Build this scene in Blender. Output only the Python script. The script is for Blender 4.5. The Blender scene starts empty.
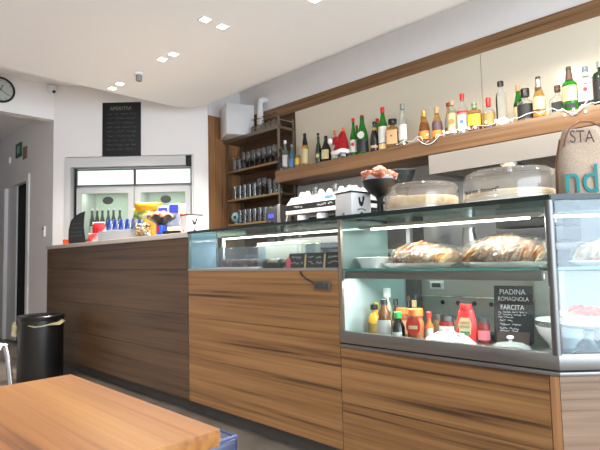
import bpy, bmesh, math, random
from mathutils import Vector, Matrix, noise
random.seed(7)
R = math.radians
PI = math.pi
S = bpy.context.scene
COL = S.collection

# ------------------------------------------------------------------ materials
MATS = {}
def srgb(r, g, b):
    f = lambda c: (c/255/12.92) if c/255 <= .04045 else ((c/255+.055)/1.055)**2.4
    return (f(r), f(g), f(b), 1)

def mat(name, col, rough=.5, metal=0, spec=.5, emit=None, estr=0, bump=0, bscale=80, coat=0, sheen=0, trans=0):
    if name in MATS: return MATS[name]
    m = bpy.data.materials.new(name); m.use_nodes = True
    nt = m.node_tree; p = nt.nodes['Principled BSDF']
    p.inputs['Base Color'].default_value = srgb(*col)
    p.inputs['Roughness'].default_value = rough
    p.inputs['Metallic'].default_value = metal
    p.inputs['Specular IOR Level'].default_value = spec
    p.inputs['Coat Weight'].default_value = coat
    p.inputs['Sheen Weight'].default_value = sheen
    p.inputs['Transmission Weight'].default_value = trans
    if emit:
        p.inputs['Emission Color'].default_value = srgb(*emit)
        p.inputs['Emission Strength'].default_value = estr
    if bump:
        tc = nt.nodes.new('ShaderNodeTexCoord'); n = nt.nodes.new('ShaderNodeTexNoise')
        n.inputs['Scale'].default_value = bscale; n.inputs['Detail'].default_value = 4
        b = nt.nodes.new('ShaderNodeBump'); b.inputs['Strength'].default_value = bump
        b.inputs['Distance'].default_value = .01
        nt.links.new(tc.outputs['Object'], n.inputs['Vector'])
        nt.links.new(n.outputs['Fac'], b.inputs['Height'])
        nt.links.new(b.outputs['Normal'], p.inputs['Normal'])
    MATS[name] = m
    return m

def mottled(name, stops, scale=20, rough=.6, detail=5, bump=.3, spec=.4, stretch=(1, 1, 1), coat=0):
    """noise-coloured surface: stops = [(pos, (r,g,b)), ...]"""
    if name in MATS: return MATS[name]
    m = bpy.data.materials.new(name); m.use_nodes = True
    nt = m.node_tree; p = nt.nodes['Principled BSDF']
    tc = nt.nodes.new('ShaderNodeTexCoord'); mp = nt.nodes.new('ShaderNodeMapping')
    mp.inputs['Scale'].default_value = stretch
    n = nt.nodes.new('ShaderNodeTexNoise'); n.inputs['Scale'].default_value = scale
    n.inputs['Detail'].default_value = detail
    r = nt.nodes.new('ShaderNodeValToRGB')
    els = r.color_ramp.elements
    while len(els) < len(stops): els.new(.5)
    for e, (pos, c) in zip(els, stops):
        e.position = pos; e.color = srgb(*c)
    b = nt.nodes.new('ShaderNodeBump'); b.inputs['Strength'].default_value = bump; b.inputs['Distance'].default_value = .01
    L = nt.links.new
    L(tc.outputs['Object'], mp.inputs['Vector']); L(mp.outputs['Vector'], n.inputs['Vector'])
    L(n.outputs['Fac'], r.inputs['Fac']); L(r.outputs['Color'], p.inputs['Base Color'])
    L(n.outputs['Fac'], b.inputs['Height']); L(b.outputs['Normal'], p.inputs['Normal'])
    p.inputs['Roughness'].default_value = rough; p.inputs['Specular IOR Level'].default_value = spec
    p.inputs['Coat Weight'].default_value = coat
    MATS[name] = m
    return m

def wood(name, dark, mid, light, along='Y', rough=.42, band=3.2, contrast=1.0):
    if name in MATS: return MATS[name]
    m = bpy.data.materials.new(name); m.use_nodes = True
    nt = m.node_tree; p = nt.nodes['Principled BSDF']; L = nt.links.new
    tc = nt.nodes.new('ShaderNodeTexCoord'); oi = nt.nodes.new('ShaderNodeObjectInfo')
    mul = nt.nodes.new('ShaderNodeMath'); mul.operation = 'MULTIPLY'; mul.inputs[1].default_value = 37
    add = nt.nodes.new('ShaderNodeVectorMath'); add.operation = 'ADD'
    L(oi.outputs['Random'], mul.inputs[0]); L(tc.outputs['Object'], add.inputs[0]); L(mul.outputs[0], add.inputs[1])
    def mapped(a, c):
        mp = nt.nodes.new('ShaderNodeMapping')
        sc = [c, c, c]; sc['XYZ'.index(along)] = a
        mp.inputs['Scale'].default_value = sc
        L(add.outputs[0], mp.inputs['Vector']); return mp
    def nz(a, c, scale, det, dist):
        n = nt.nodes.new('ShaderNodeTexNoise')
        n.inputs['Scale'].default_value = scale; n.inputs['Detail'].default_value = det
        n.inputs['Distortion'].default_value = dist
        L(mapped(a, c).outputs['Vector'], n.inputs['Vector']); return n
    n1 = nz(.16, 4.2, band, 3, .5)        # broad figure
    n2 = nz(.11, 8, 9, 5, .35)             # fine streaks
    w = nt.nodes.new('ShaderNodeTexWave'); w.bands_direction = 'Z'
    w.inputs['Scale'].default_value = 5; w.inputs['Distortion'].default_value = 9
    w.inputs['Detail'].default_value = 2; w.inputs['Detail Scale'].default_value = .8
    L(mapped(.12, 1.2).outputs['Vector'], w.inputs['Vector'])
    def mix(a, b, f):
        x = nt.nodes.new('ShaderNodeMix'); x.data_type = 'FLOAT'; x.inputs['Factor'].default_value = f
        L(a, x.inputs['A']); L(b, x.inputs['B']); return x.outputs['Result']
    v = mix(n1.outputs['Fac'], n2.outputs['Fac'], .5)
    v = mix(v, w.outputs['Fac'], .05)
    r = nt.nodes.new('ShaderNodeValToRGB'); e = r.color_ramp.elements
    e.new(.5); e.new(.5)
    for el, pos, c in zip(e, (.5-.155/contrast, .5-.065/contrast, .5+.035/contrast, .5+.15/contrast), (dark, mid, mid, light)):
        el.position = pos; el.color = srgb(*c)
    e[2].color = [(x+y)/2 for x, y in zip(srgb(*mid), srgb(*light))]
    L(v, r.inputs['Fac']); L(r.outputs['Color'], p.inputs['Base Color'])
    p.inputs['Roughness'].default_value = rough; p.inputs['Specular IOR Level'].default_value = .35
    b = nt.nodes.new('ShaderNodeBump'); b.inputs['Strength'].default_value = .08; b.inputs['Distance'].default_value = .004
    L(n2.outputs['Fac'], b.inputs['Height']); L(b.outputs['Normal'], p.inputs['Normal'])
    MATS[name] = m
    return m

def thin(name, tint=(245, 250, 248), gloss=1.0, rough=.02, haze=0, hazecol=(240, 240, 240), bump=0, bscale=30):
    """thin glass / plastic film: tinted transparency under a Fresnel reflection, optional milky share"""
    if name in MATS: return MATS[name]
    m = bpy.data.materials.new(name); m.use_nodes = True
    nt = m.node_tree; nt.nodes.clear(); L = nt.links.new
    o = nt.nodes.new('ShaderNodeOutputMaterial')
    t = nt.nodes.new('ShaderNodeBsdfTransparent'); t.inputs['Color'].default_value = srgb(*tint)
    g = nt.nodes.new('ShaderNodeBsdfGlossy'); g.inputs['Roughness'].default_value = rough
    fr = nt.nodes.new('ShaderNodeFresnel'); fr.inputs['IOR'].default_value = 1.5
    ml = nt.nodes.new('ShaderNodeMath'); ml.operation = 'MULTIPLY'; ml.inputs[1].default_value = gloss
    mx = nt.nodes.new('ShaderNodeMixShader')
    ge = nt.nodes.new('ShaderNodeNewGeometry'); io = nt.nodes.new('ShaderNodeMath'); io.operation = 'MULTIPLY_ADD'
    io.inputs[1].default_value = 1/1.5-1.5; io.inputs[2].default_value = 1.5     # same reflectance on both faces of a thin sheet
    L(ge.outputs['Backfacing'], io.inputs[0]); L(io.outputs[0], fr.inputs['IOR'])
    L(fr.outputs[0], ml.inputs[0]); L(ml.outputs[0], mx.inputs[0])
    base = t.outputs[0]
    if haze:
        d = nt.nodes.new('ShaderNodeBsdfDiffuse'); d.inputs['Color'].default_value = srgb(*hazecol)
        tl = nt.nodes.new('ShaderNodeBsdfTranslucent'); tl.inputs['Color'].default_value = srgb(*hazecol)
        dm = nt.nodes.new('ShaderNodeMixShader'); dm.inputs[0].default_value = .5
        L(d.outputs[0], dm.inputs[1]); L(tl.outputs[0], dm.inputs[2])
        hm = nt.nodes.new('ShaderNodeMixShader'); hm.inputs[0].default_value = haze
        L(base, hm.inputs[1]); L(dm.outputs[0], hm.inputs[2]); base = hm.outputs[0]
    if bump:
        tc = nt.nodes.new('ShaderNodeTexCoord'); n = nt.nodes.new('ShaderNodeTexNoise')
        n.inputs['Scale'].default_value = bscale; n.inputs['Detail'].default_value = 3
        b = nt.nodes.new('ShaderNodeBump'); b.inputs['Strength'].default_value = bump; b.inputs['Distance'].default_value = .02
        L(tc.outputs['Object'], n.inputs['Vector']); L(n.outputs['Fac'], b.inputs['Height'])
        L(b.outputs['Normal'], g.inputs['Normal']); L(b.outputs['Normal'], fr.inputs['Normal'])
    L(base, mx.inputs[1]); L(g.outputs[0], mx.inputs[2]); L(mx.outputs[0], o.inputs['Surface'])
    MATS[name] = m
    return m

WHITE = mat('wall_white', (236, 231, 228), .75, bump=.04, bscale=150)
CEIL = mat('ceiling_white', (243, 239, 236), .7)
CREAM = mat('cream_glass_panel', (226, 214, 192), .16, spec=.5)
FLOOR = mottled('floor_tile', [(.3, (104, 95, 86)), (.7, (130, 120, 108))], 4, .4, bump=.03)
WOOD = wood('counter_walnut', (60, 39, 23), (115, 80, 47), (147, 107, 66))
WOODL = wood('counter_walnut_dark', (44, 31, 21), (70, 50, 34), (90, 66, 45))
WOODX = wood('chamfer_walnut', (70, 51, 38), (108, 84, 65), (132, 107, 86), 'X')
WOODZ = wood('panel_walnut', (84, 54, 34), (136, 94, 60), (166, 120, 80), 'Z')
WOODS = wood('shelf_walnut', (66, 47, 32), (104, 76, 52), (130, 98, 68))
WOODT = wood('table_beech', (86, 46, 16), (124, 76, 31), (150, 103, 47), 'Y', .5, 2.2, .85)
STEEL = mat('brushed_steel', (170, 168, 165), .32, 1)
STEELD = mat('dark_steel', (104, 102, 100), .38, 1)
CHROME = mat('chrome', (215, 215, 218), .12, 1)
ALU = mat('alu_frame', (150, 140, 125), .4, 1)
BLACK = mat('black_plastic', (14, 14, 15), .4)
BLACKM = mat('matt_black', (17, 17, 18), .75)
SLATE = mat('chalkboard_black', (20, 20, 21), .7)
CHALK = mat('chalk', (205, 205, 200), .9)
CHALKD = mat('faint_chalk', (96, 97, 94), .9)
WPLAST = mat('white_plastic', (226, 224, 222), .4)
WCARD = mat('white_card', (206, 202, 200), .55)
PORC = mat('porcelain', (238, 236, 232), .2, coat=.3)
GREY = mat('grey_plastic', (128, 128, 130), .5)
DGREY = mat('dark_grey', (52, 52, 54), .55)
NAVY = mat('navy_leather', (26, 34, 60), .32)
NAVYP = mat('navy_piping_highlight', (44, 58, 98), .3)
PLINTH = mat('plinth_grey', (74, 68, 62), .7)
SLAB = mat('grey_laminate', (178, 168, 158), .4)
CLEAR = thin('clear_glass', (250, 252, 251), .9)
PANE = thin('pane_glass', (246, 250, 249), .75, .015)
EDGE = mat('green_glass_edge', (8, 28, 27), .3, spec=.4)
TEALG = mat('teal_glass_edge', (38, 124, 112), .15, spec=.7)
PALEG = mat('pale_green_panel', (146, 160, 158), .25, spec=.5)
RED = mat('red_plastic', (206, 30, 28), .35)
DARKIN = mat('dark_interior', (20, 20, 22), .8)

# ------------------------------------------------------------------ mesh helpers
def BM(): return bmesh.new()
def _xf(vs, m):
    for v in vs: v.co = m @ v.co
def box(bm, x0, x1, y0, y1, z0, z1, bev=0, seg=2):
    t = bmesh.new(); bmesh.ops.create_cube(t, size=1)
    for v in t.verts:
        v.co = Vector((x0+(v.co.x+.5)*(x1-x0), y0+(v.co.y+.5)*(y1-y0), z0+(v.co.z+.5)*(z1-z0)))
    if bev: bmesh.ops.bevel(t, geom=t.edges[:], offset=bev, segments=seg, affect='EDGES', profile=.5)
    merge(bm, t); return bm
def merge(bm, t, m=None):
    me = bpy.data.meshes.new('tmp')
    if m is not None: t.transform(m)
    t.to_mesh(me); t.free(); bm.from_mesh(me); bpy.data.meshes.remove(me)
def lathe(bm, prof, seg=24, sq=2.0, sx=1, sy=1, cx=0, cy=0, cz=0, a0=0, a1=2*PI, wob=0):
    """prof: (r, z) pairs; sq>2 makes a rounded-square section; partial sweep with a0..a1"""
    full = abs(a1-a0-2*PI) < 1e-6
    rings = []
    for r, z in prof:
        if r < 1e-6 and full:
            rings.append([bm.verts.new((cx, cy, cz+z))]); continue
        ring = []
        for i in range(seg if full else seg+1):
            a = a0+(a1-a0)*i/seg; c, s = math.cos(a), math.sin(a)
            k = r*(abs(c)**sq+abs(s)**sq)**(-1/sq)
            if wob: k *= 1+wob*math.sin(a*5+z*40)
            ring.append(bm.verts.new((cx+k*c*sx, cy+k*s*sy, cz+z)))
        rings.append(ring)
    for a, b in zip(rings, rings[1:]):
        n = seg
        for i in range(n):
            j = (i+1) % len(a) if len(a) > 1 else 0
            k = (i+1) % len(b) if len(b) > 1 else 0
            try:
                if len(a) == 1 and len(b) == 1: continue
                if len(a) == 1: bm.faces.new((a[0], b[k], b[i]))
                elif len(b) == 1: bm.faces.new((a[i], a[j], b[0]))
                else: bm.faces.new((a[i], a[j], b[k], b[i]))
            except ValueError: pass
    return bm
def cyl(bm, x, y, z0, z1, r, seg=20, r2=None):
    return lathe(bm, [(0, z0), (r, z0), (r if r2 is None else r2, z1), (0, z1)], seg, cx=x, cy=y)
def tube(bm, pts, r, seg=8, closed=False):
    pts = [Vector(p) for p in pts]; rings = []; n = len(pts)
    up = Vector((0, 0, 1)); prev = None
    for i, p in enumerate(pts):
        a = pts[i-1] if (i > 0 or closed) else p
        b = pts[(i+1) % n] if (i < n-1 or closed) else p
        t = (b-a).normalized()
        u = prev if prev is not None else (up.cross(t) if abs(t.dot(up)) < .95 else Vector((1, 0, 0)).cross(t))
        u = (u - t*u.dot(t)).normalized(); prev = u; w = t.cross(u)
        rings.append([bm.verts.new(p+r*(math.cos(2*PI*k/seg)*u+math.sin(2*PI*k/seg)*w)) for k in range(seg)])
    for i in range(n if closed else n-1):
        a, b = rings[i], rings[(i+1) % n]
        for k in range(seg): bm.faces.new((a[k], a[(k+1) % seg], b[(k+1) % seg], b[k]))
    if not closed:
        bm.faces.new(rings[0][::-1]); bm.faces.new(rings[-1])
    return bm
def prism(bm, poly, z0, z1):
    a = [bm.verts.new((x, y, z0)) for x, y in poly]; b = [bm.verts.new((x, y, z1)) for x, y in poly]
    bm.faces.new(a[::-1]); bm.faces.new(b); n = len(poly)
    for i in range(n): bm.faces.new((a[i], a[(i+1) % n], b[(i+1) % n], b[i]))
    return bm
def slabxz(bm, poly, y0, y1):
    """polygon in the XZ plane given depth along y"""
    t = bmesh.new(); prism(t, poly, 0, 1)
    for v in t.verts: v.co = Vector((v.co.x, y0+(y1-y0)*v.co.z, v.co.y))
    merge(bm, t); return bm
def blob(bm, c, s, amp=.15, freq=3, sub=3, seed=0, flat=None):
    t = bmesh.new(); bmesh.ops.create_icosphere(t, subdivisions=sub, radius=1)
    for v in t.verts:
        k = 1+amp*noise.noise(v.co*freq+Vector((seed*7.3, seed*1.7, 0)))+amp*.5*noise.noise(v.co*freq*2.7+Vector((seed, 0, seed)))
        v.co *= k
        if flat is not None and v.co.z < flat: v.co.z = flat
        v.co = Vector((c[0]+v.co.x*s[0], c[1]+v.co.y*s[1], c[2]+v.co.z*s[2]))
    merge(bm, t); return bm

# ------------------------------------------------------------------ object helpers
def link(name, bm, m, parent=None, smooth=40):
    bmesh.ops.recalc_face_normals(bm, faces=bm.faces[:])
    me = bpy.data.meshes.new(name); bm.to_mesh(me); bm.free()
    me.materials.append(m)
    if smooth:
        me.polygons.foreach_set('use_smooth', [True]*len(me.polygons))
        try: me.set_sharp_from_angle(angle=R(smooth))
        except Exception: pass
    o = bpy.data.objects.new(name, me); COL.objects.link(o)
    if parent is not None: o.parent = parent
    return o
part = link
def tag(o, label, cat, group=None):
    o['label'] = label; o['category'] = cat
    if group: o['group'] = group
    return o
def thing(name, label, cat, loc=(0, 0, 0), rz=0, group=None, tilt=None):
    o = bpy.data.objects.new(name, None); COL.objects.link(o)
    o.empty_display_size = .05; o.location = loc; o.rotation_euler = (tilt[0] if tilt else 0, tilt[1] if tilt else 0, R(rz))
    return tag(o, label, cat, group)
def single(name, bm, m, label, cat, loc=(0, 0, 0), rz=0, group=None, smooth=40):
    o = link(name, bm, m, None, smooth); o.location = loc; o.rotation_euler = (0, 0, R(rz))
    return tag(o, label, cat, group)
def struct(name, bm, m, parent=None, smooth=30):
    o = link(name, bm, m, parent, smooth)
    if parent is None: o['kind'] = 'structure'
    return o
def dup(o, loc, rz=None, label=None):
    c = o.copy(); COL.objects.link(c); c.location = loc
    if rz is not None: c.rotation_euler = (0, 0, R(rz))
    if label: c['label'] = label
    for ch in list(o.children):
        d = ch.copy(); COL.objects.link(d); d.parent = c
        for g in list(ch.children):
            e = g.copy(); COL.objects.link(e); e.parent = d
    return c
def text(name, body, size, m, parent, loc, rot=(90, 0, 0), sx=1, align='CENTER', bend=None, bold=0):
    cu = bpy.data.curves.new(name, 'FONT'); cu.body = body; cu.size = size
    cu.align_x = align; cu.align_y = 'CENTER'; cu.extrude = .0004; cu.offset = bold
    t = bpy.data.objects.new(name, cu); COL.objects.link(t)
    me = bpy.data.meshes.new_from_object(t)
    bpy.data.objects.remove(t); bpy.data.curves.remove(cu)
    me.materials.clear(); me.materials.append(m)
    mx = Matrix.Translation(loc) @ Matrix.Rotation(R(rot[2]), 4, 'Z') @ Matrix.Rotation(R(rot[1]), 4, 'Y') @ Matrix.Rotation(R(rot[0]), 4, 'X') @ Matrix.Diagonal((sx, 1, 1, 1))
    me.transform(mx)
    if bend:   # wrap lettering that faces -Y round an upright cylinder of radius `bend` centred on the local axis
        for v in me.vertices:
            rr = bend - v.co.y - 0
            a = -PI/2 + v.co.x/bend
            v.co = Vector((bend*math.cos(a), bend*math.sin(a), v.co.z))
    o = bpy.data.objects.new(name, me); COL.objects.link(o)
    if parent is not None: o.parent = parent
    return o
def scribble(name, rows, m, parent, y, width=.0022, seed=1):
    """chalk handwriting too small to read: rows of (x0, x1, z, height)"""
    rnd = random.Random(seed); bm = BM()
    for x0, x1, z, h in rows:
        x = x0
        while x < x1:
            wl = rnd.uniform(2.5, 7)*h*.8; xe = min(x+wl, x1); pts = []
            px = x
            while px < xe:
                pts.append((px, z+rnd.uniform(-.5, .5)*h)); px += h*.38
            for (ax, az), (bx, bz) in zip(pts, pts[1:]):
                d = Vector((bx-ax, bz-az)).normalized(); n = Vector((-d.y, d.x))*width/2
                bm.faces.new([bm.verts.new((p[0], y, p[1])) for p in ((ax-n.x, az-n.y), (bx-n.x, bz-n.y), (bx+n.x, bz+n.y), (ax+n.x, az+n.y))])
            x = xe+h*.8
    return link(name, bm, m, parent, 0)
def area(name, loc, rot, sx, sy, power, col=(1, 1, 1), spread=None):
    l = bpy.data.lights.new(name, 'AREA'); l.shape = 'RECTANGLE'; l.size = sx; l.size_y = sy
    l.energy = power; l.color = col
    if spread: l.spread = R(spread)
    o = bpy.data.objects.new(name, l); COL.objects.link(o); o.location = loc; o.rotation_euler = [R(a) for a in rot]
    return o

# ================================================================== SETTING
YAW = 45.5
ca, sa = math.cos(R(YAW)), math.sin(R(YAW))
XW = 3.85          # bottle wall
YV = 6.03          # wall with the clock and the passage
ZC, ZU = 2.70, 3.09
struct('floor', box(BM(), -3, 4, -3, 10, -.08, 0), FLOOR)
struct('wall_right', box(BM(), XW, XW+.12, -3, 4.79, 0, 3.3), WHITE)
b = BM(); box(b, -3, .9, YV, YV+.12, 0, 3.3); box(b, .9, 2.09, YV, YV+.12, 2.689, 3.3)
struct('wall_back', b, WHITE)
struct('wall_left', box(BM(), -3.12, -3, -3, 10, 0, 3.3), WHITE)
b = BM(); box(b, -3, -2.6, -2.6, -2.48, 0, 3.3); box(b, 3.5, 3.85, -2.6, -2.48, 0, 3.3); box(b, -2.6, 3.5, -2.6, -2.48, 2.5, 3.3)
struct('wall_front', b, WHITE)
wf = struct('window_1', box(BM(), -2.6, 3.5, -2.58, -2.5, 0, .1), DGREY)
b = BM()
for x in (-2.6, -1.1, .45, 1.95, 3.44): box(b, x, x+.06, -2.58, -2.5, .1, 2.5)
box(b, -2.6, 3.5, -2.58, -2.5, 2.44, 2.5)
link('window_frame', b, DGREY, wf)
# passage behind the opening
b = BM(); box(b, 2.09, 2.15, YV, 6.86, 0, 3.3); box(b, 2.09, 2.15, 7.87, 10, 0, 3.3); box(b, 2.09, 2.15, 6.86, 7.87, 2.13, 3.3)
struct('wall_passage', b, WHITE)
struct('wall_passage_end', box(BM(), .2, 2.6, 10, 10.1, 0, 3.3), mat('passage_grey', (150, 148, 156), .8))
struct('wall_passage_left', box(BM(), .8, .9, YV+.12, 10, 0, 3.3), WHITE)
struct('ceiling_passage', box(BM(), .8, 2.15, YV+.12, 10, 2.84, 2.9), CEIL)
d = struct('door_1', box(BM(), 2.14, 2.6, 6.9, 7.83, 0, 2.1), DARKIN)
b = BM(); box(b, 2.07, 2.14, 6.83, 6.91, 0, 2.09); box(b, 2.07, 2.14, 7.83, 7.91, 0, 2.09); box(b, 2.07, 2.14, 6.83, 7.91, 2.09, 2.17)
link('door_frame', b, WHITE, d)
b = BM(); box(b, 2.115, 2.135, 7.45, 7.83, .01, 2.09)
dl = link('door_leaf', b, WPLAST, d)
# ceilings: the lowered slab with a rounded corner, the higher strip behind it
xe, ye, rc = 3.10, 4.716, .28
poly = [(-3, -2.6), (xe, -2.6)]
for i in range(13):
    a = R(90*i/12); poly.append((xe-rc+rc*math.cos(a), ye-rc+rc*math.sin(a)))
poly.append((-3, ye))
struct('ceiling', prism(BM(), poly, ZC, ZC+.14), CEIL)
struct('ceiling_upper', box(BM(), -3, 4, -3, 6.2, ZU, ZU+.1), CEIL)
# diagonal wall, local frame: x = along the wall to the right, y = into the wall
DW = 5.718
def diag(): return (DW*sa, DW*ca, 0)
w = BM()
box(w, -2.835, -2.70, 0, .1, 0, 3.3); box(w, -1.215, -1.045, 0, .1, 0, 3.3); box(w, -2.70, -1.215, 0, .1, 2.245, 3.3)
o = struct('wall_corner', w, WHITE); o.location = diag(); o.rotation_euler = (0, 0, R(-YAW))
w = BM()
box(w, -2.70, -2.635, -.012, .3, 0, 2.235); box(w, -2.635, -1.305, -.012, .3, 2.125, 2.235); box(w, -1.235, -1.215, -.012, .3, 0, 2.235)
o = struct('trim_1', w, mat('fridge_surround', (206, 203, 202), .55)); o.location = diag(); o.rotation_euler = (0, 0, R(-YAW))
w = box(BM(), -2.75, -1.1, .62, .7, 0, 2.4)
o = struct('wall_alcove', w, DARKIN); o.location = diag(); o.rotation_euler = (0, 0, R(-YAW))
# wooden frame around the bottle wall
struct('wall_niche', box(BM(), 3.34, XW+.12, 4.79, 4.87, 0, 3.3), WHITE)
struct('trim_2', box(BM(), XW-.022, XW, -2.4, 4.74, 2.62, 2.742), wood('band_walnut', (80, 56, 36), (126, 92, 62), (152, 116, 82)))
struct('trim_3', box(BM(), 3.35, XW, 4.745, 4.785, 0, 2.705), WOODZ)
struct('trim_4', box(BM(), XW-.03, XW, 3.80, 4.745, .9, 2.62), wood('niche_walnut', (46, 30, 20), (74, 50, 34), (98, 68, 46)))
for i, (y0, y1) in enumerate(((1.692, 3.80), (-.6, 1.688), (-2.4, -.604))):
    struct('trim_%d' % (5+i), box(BM(), XW-.018, XW, y0, y1, 1.93, 2.62), CREAM)
struct('trim_8', box(BM(), XW-.012, XW, -2.4, 3.80, .9, 1.79), mat('backsplash_grey', (176, 172, 166), .5))

# ================================================================== CEILING AND WALL FITTINGS
LAMP = mat('lamp_diffuser', (255, 244, 224), .5, emit=(255, 236, 205), estr=6)
spots = [(1.985, 2.837, 'square ceiling spotlight, near left one of the middle pair'), (2.135, 2.842, 'square ceiling spotlight, near right one of the middle pair'),
         (2.135, 3.50, 'square ceiling spotlight, right one of the pair before the smoke detector'), (2.122, 3.655, 'square ceiling spotlight, left one of the pair before the smoke detector'),
         (2.124, 4.43, 'square ceiling spotlight, right one of the farthest pair over the blackboard'), (2.126, 4.595, 'square ceiling spotlight, left one of the farthest pair over the blackboard'),
         (2.35, 2.125, 'square ceiling spotlight cut by the top edge of the photo')]
proto = None
for x, y, lab in spots:
    if proto is None:
        proto = thing('ceiling_light', lab, 'light', (x, y, ZC), 0, 'square ceiling spotlights')
        b = BM()
        for q in ((-.04, .04, -.04, -.03), (-.04, .04, .03, .04), (-.04, -.03, -.03, .03), (.03, .04, -.03, .03)): box(b, *q, -.004, 0)
        part('frame', b, WPLAST, proto); part('diffuser', box(BM(), -.03, .03, -.03, .03, -.003, 0), LAMP, proto)
    else: dup(proto, (x, y, ZC), None, lab)
    area('spot_and_fill_lamp', (x, y, ZC-.01), (0, 0, 0), .06, .06, 7.0, (1, .94, .87), 125)
for x, y in ((0, 2.6), (-1.4, 1.2), (-1.4, 2.6), (.4, 3.6)):  # unseen lamps added out of view, without fixtures, to light the room
    area('spot_and_fill_lamp', (x, y, ZC-.01), (0, 0, 0), .06, .06, 8.0, (1, .94, .87), 125)
for x, y in ((2.5, 1.4), (2.65, .7), (2.75, 0), (2.9, -.7)):     # the row goes on over the bar
    area('spot_and_fill_lamp', (x, y, ZC-.01), (0, 0, 0), .06, .06, 12.0, (1, .93, .84), 155)


t = thing('smoke_detector', 'small white cylinder detector hanging under the ceiling', 'detector', (2.128, 4.066, ZC))
part('housing', lathe(BM(), [(0, -.075), (.022, -.075), (.027, -.068), (.027, 0), (0, 0)], 20), GREY, t)
part('base_plate', cyl(BM(), 0, 0, -.02, 0, .036), WPLAST, t)
t = thing('security_camera', 'white dome security camera high on the wall beside the clock', 'camera', (2.055, YV, 3.04))
part('mount', lathe(BM(), [(0, -.03), (.05, -.03), (.05, .03), (0, .03)], 24), WPLAST, t)
part('dome', lathe(BM(), [(0, -.062), (.02, -.058), (.036, -.046), (.042, -.03)], 24), WPLAST, t)
part('lens', blob(BM(), (.004, -.03, -.04), (.02, .02, .02), 0, 1, 2), BLACK, t)
for p in t.children: p.location = (0, -.05, 0)
# clock
t = thing('wall_clock', 'round wall clock with black rim and white dial', 'clock', (1.535, YV, 2.92))
def facing(bm):   # turn +Z of the mesh to -Y
    bm.transform(Matrix.Rotation(R(90), 4, 'X')); return bm
part('dial', facing(cyl(BM(), 0, 0, 0, .014, .125, 40)), mat('dial', (214, 210, 206), .5), t)
part('rim', facing(lathe(BM(), [(.118, .012), (.122, .03), (.134, .032), (.142, .02), (.142, 0), (.118, 0)], 40)), BLACK, t)
def hand(L, wd, ang, z):
    bm = BM(); box(bm, -wd/2, wd/2, -.015, L, z, z+.002); bm.transform(Matrix.Rotation(R(-ang), 4, 'Z')); return facing(bm)
part('hour_hand', hand(.06, .008, 20, .016), BLACK, t); part('minute_hand', hand(.095, .006, 125, .019), BLACK, t)
b = BM()
for k in range(12):
    u = BM(); box(u, -.003, .003, .098, .11, .014, .0155); u.transform(Matrix.Rotation(R(30*k), 4, 'Z')); merge(b, u)
part('hour_marks', facing(b), BLACK, t)
part('glass', facing(cyl(BM(), 0, 0, .024, .0255, .119, 40)), CLEAR, t)
# small things in the passage
t = thing('thermostat', 'small white thermostat on the wall of the passage', 'thermostat', (2.09, 6.27, 1.40), -90)
part('case', box(BM(), -.03, .03, -.025, 0, -.06, .06, .006), WPLAST, t); part('screen', box(BM(), -.02, .02, -.027, -.024, .02, .048), DGREY, t)
t = thing('exit_sign', 'dark green sign on the wall over the passage door', 'sign', (2.09, 7.28, 2.47), -90)
part('plate', box(BM(), -.12, .12, -.012, 0, -.02, .17), mat('sign_green', (24, 92, 62), .5), t)
part('pictogram', slabxz(BM(), [(-.05, .03), (.05, .03), (.05, .13), (-.05, .13)], -.014, -.012), mat('sign_white', (150, 190, 170), .5), t)
t = thing('notice_plate', 'small tan plate on the passage wall beside the green sign', 'sign', (2.09, 7.03, 2.45), -90)
part('plate', box(BM(), -.08, .08, -.008, 0, -.06, .1), mat('tan_plate', (138, 122, 88), .6), t)
t = thing('junction_box', 'small white box on the passage wall left of the green sign', 'box', (2.09, 7.66, 2.46), -90)
part('case', box(BM(), -.035, .035, -.03, 0, -.04, .05, .004), WPLAST, t)

# APERITIVI board on the diagonal wall
def on_diag(tx, out, z): return (DW*sa + tx*ca - out*sa, DW*ca - tx*sa - out*ca, z)
t = thing('chalkboard', 'black chalkboard with faint chalk list hung above the drinks fridge', 'chalkboard', on_diag(-2.043, 0, 2.245), -YAW)
part('board', box(BM(), -.222, .222, -.016, 0, 0, .63, .003), SLATE, t)
text('heading', 'APERITIVI', .062, mat('mid_chalk', (128, 128, 122), .9), t, (-.01, -.0166, .555), sx=.95)
scribble('chalk_writing', [(-.17, .17, .555-.062-i*.052, .022) for i in range(9)], CHALKD, t, -.0168, .003, 3)

# ================================================================== DRINKS FRIDGE
fr = thing('drinks_fridge', 'white two-door drinks fridge with lit glass panels on top', 'fridge', on_diag(0, -.05, 0), -YAW)
FB = mat('fridge_white', (184, 184, 183), .4)
x0, x1, xm = -2.586, -1.244, -1.905
b = BM(); box(b, x0, x0+.03, 0, .52, .05, 2.118); box(b, x1-.03, x1, 0, .52, .05, 2.118); box(b, x0, x1, .5, .52, .05, 2.118)
box(b, x0, x1, 0, .52, 2.095, 2.118); box(b, x0, x1, 0, .52, 1.885, 1.912); box(b, x0, x1, 0, .52, .05, .25); box(b, xm-.012, xm+.012, 0, .5, .25, 2.095)
part('cabinet', b, FB, fr)
part('gap_shade_strip', box(BM(), x0-.022, x0-.003, 0, .02, .05, 2.118), BLACK, fr)  # black strip fills the gap beside the surround, its shade put in as colour
part('recess_shade_strip', box(BM(), -1.304, -1.236, -.045, .02, 2.119, 2.234), BLACK, fr)  # black block put in for the shade of the recess beside the lintel
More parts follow.
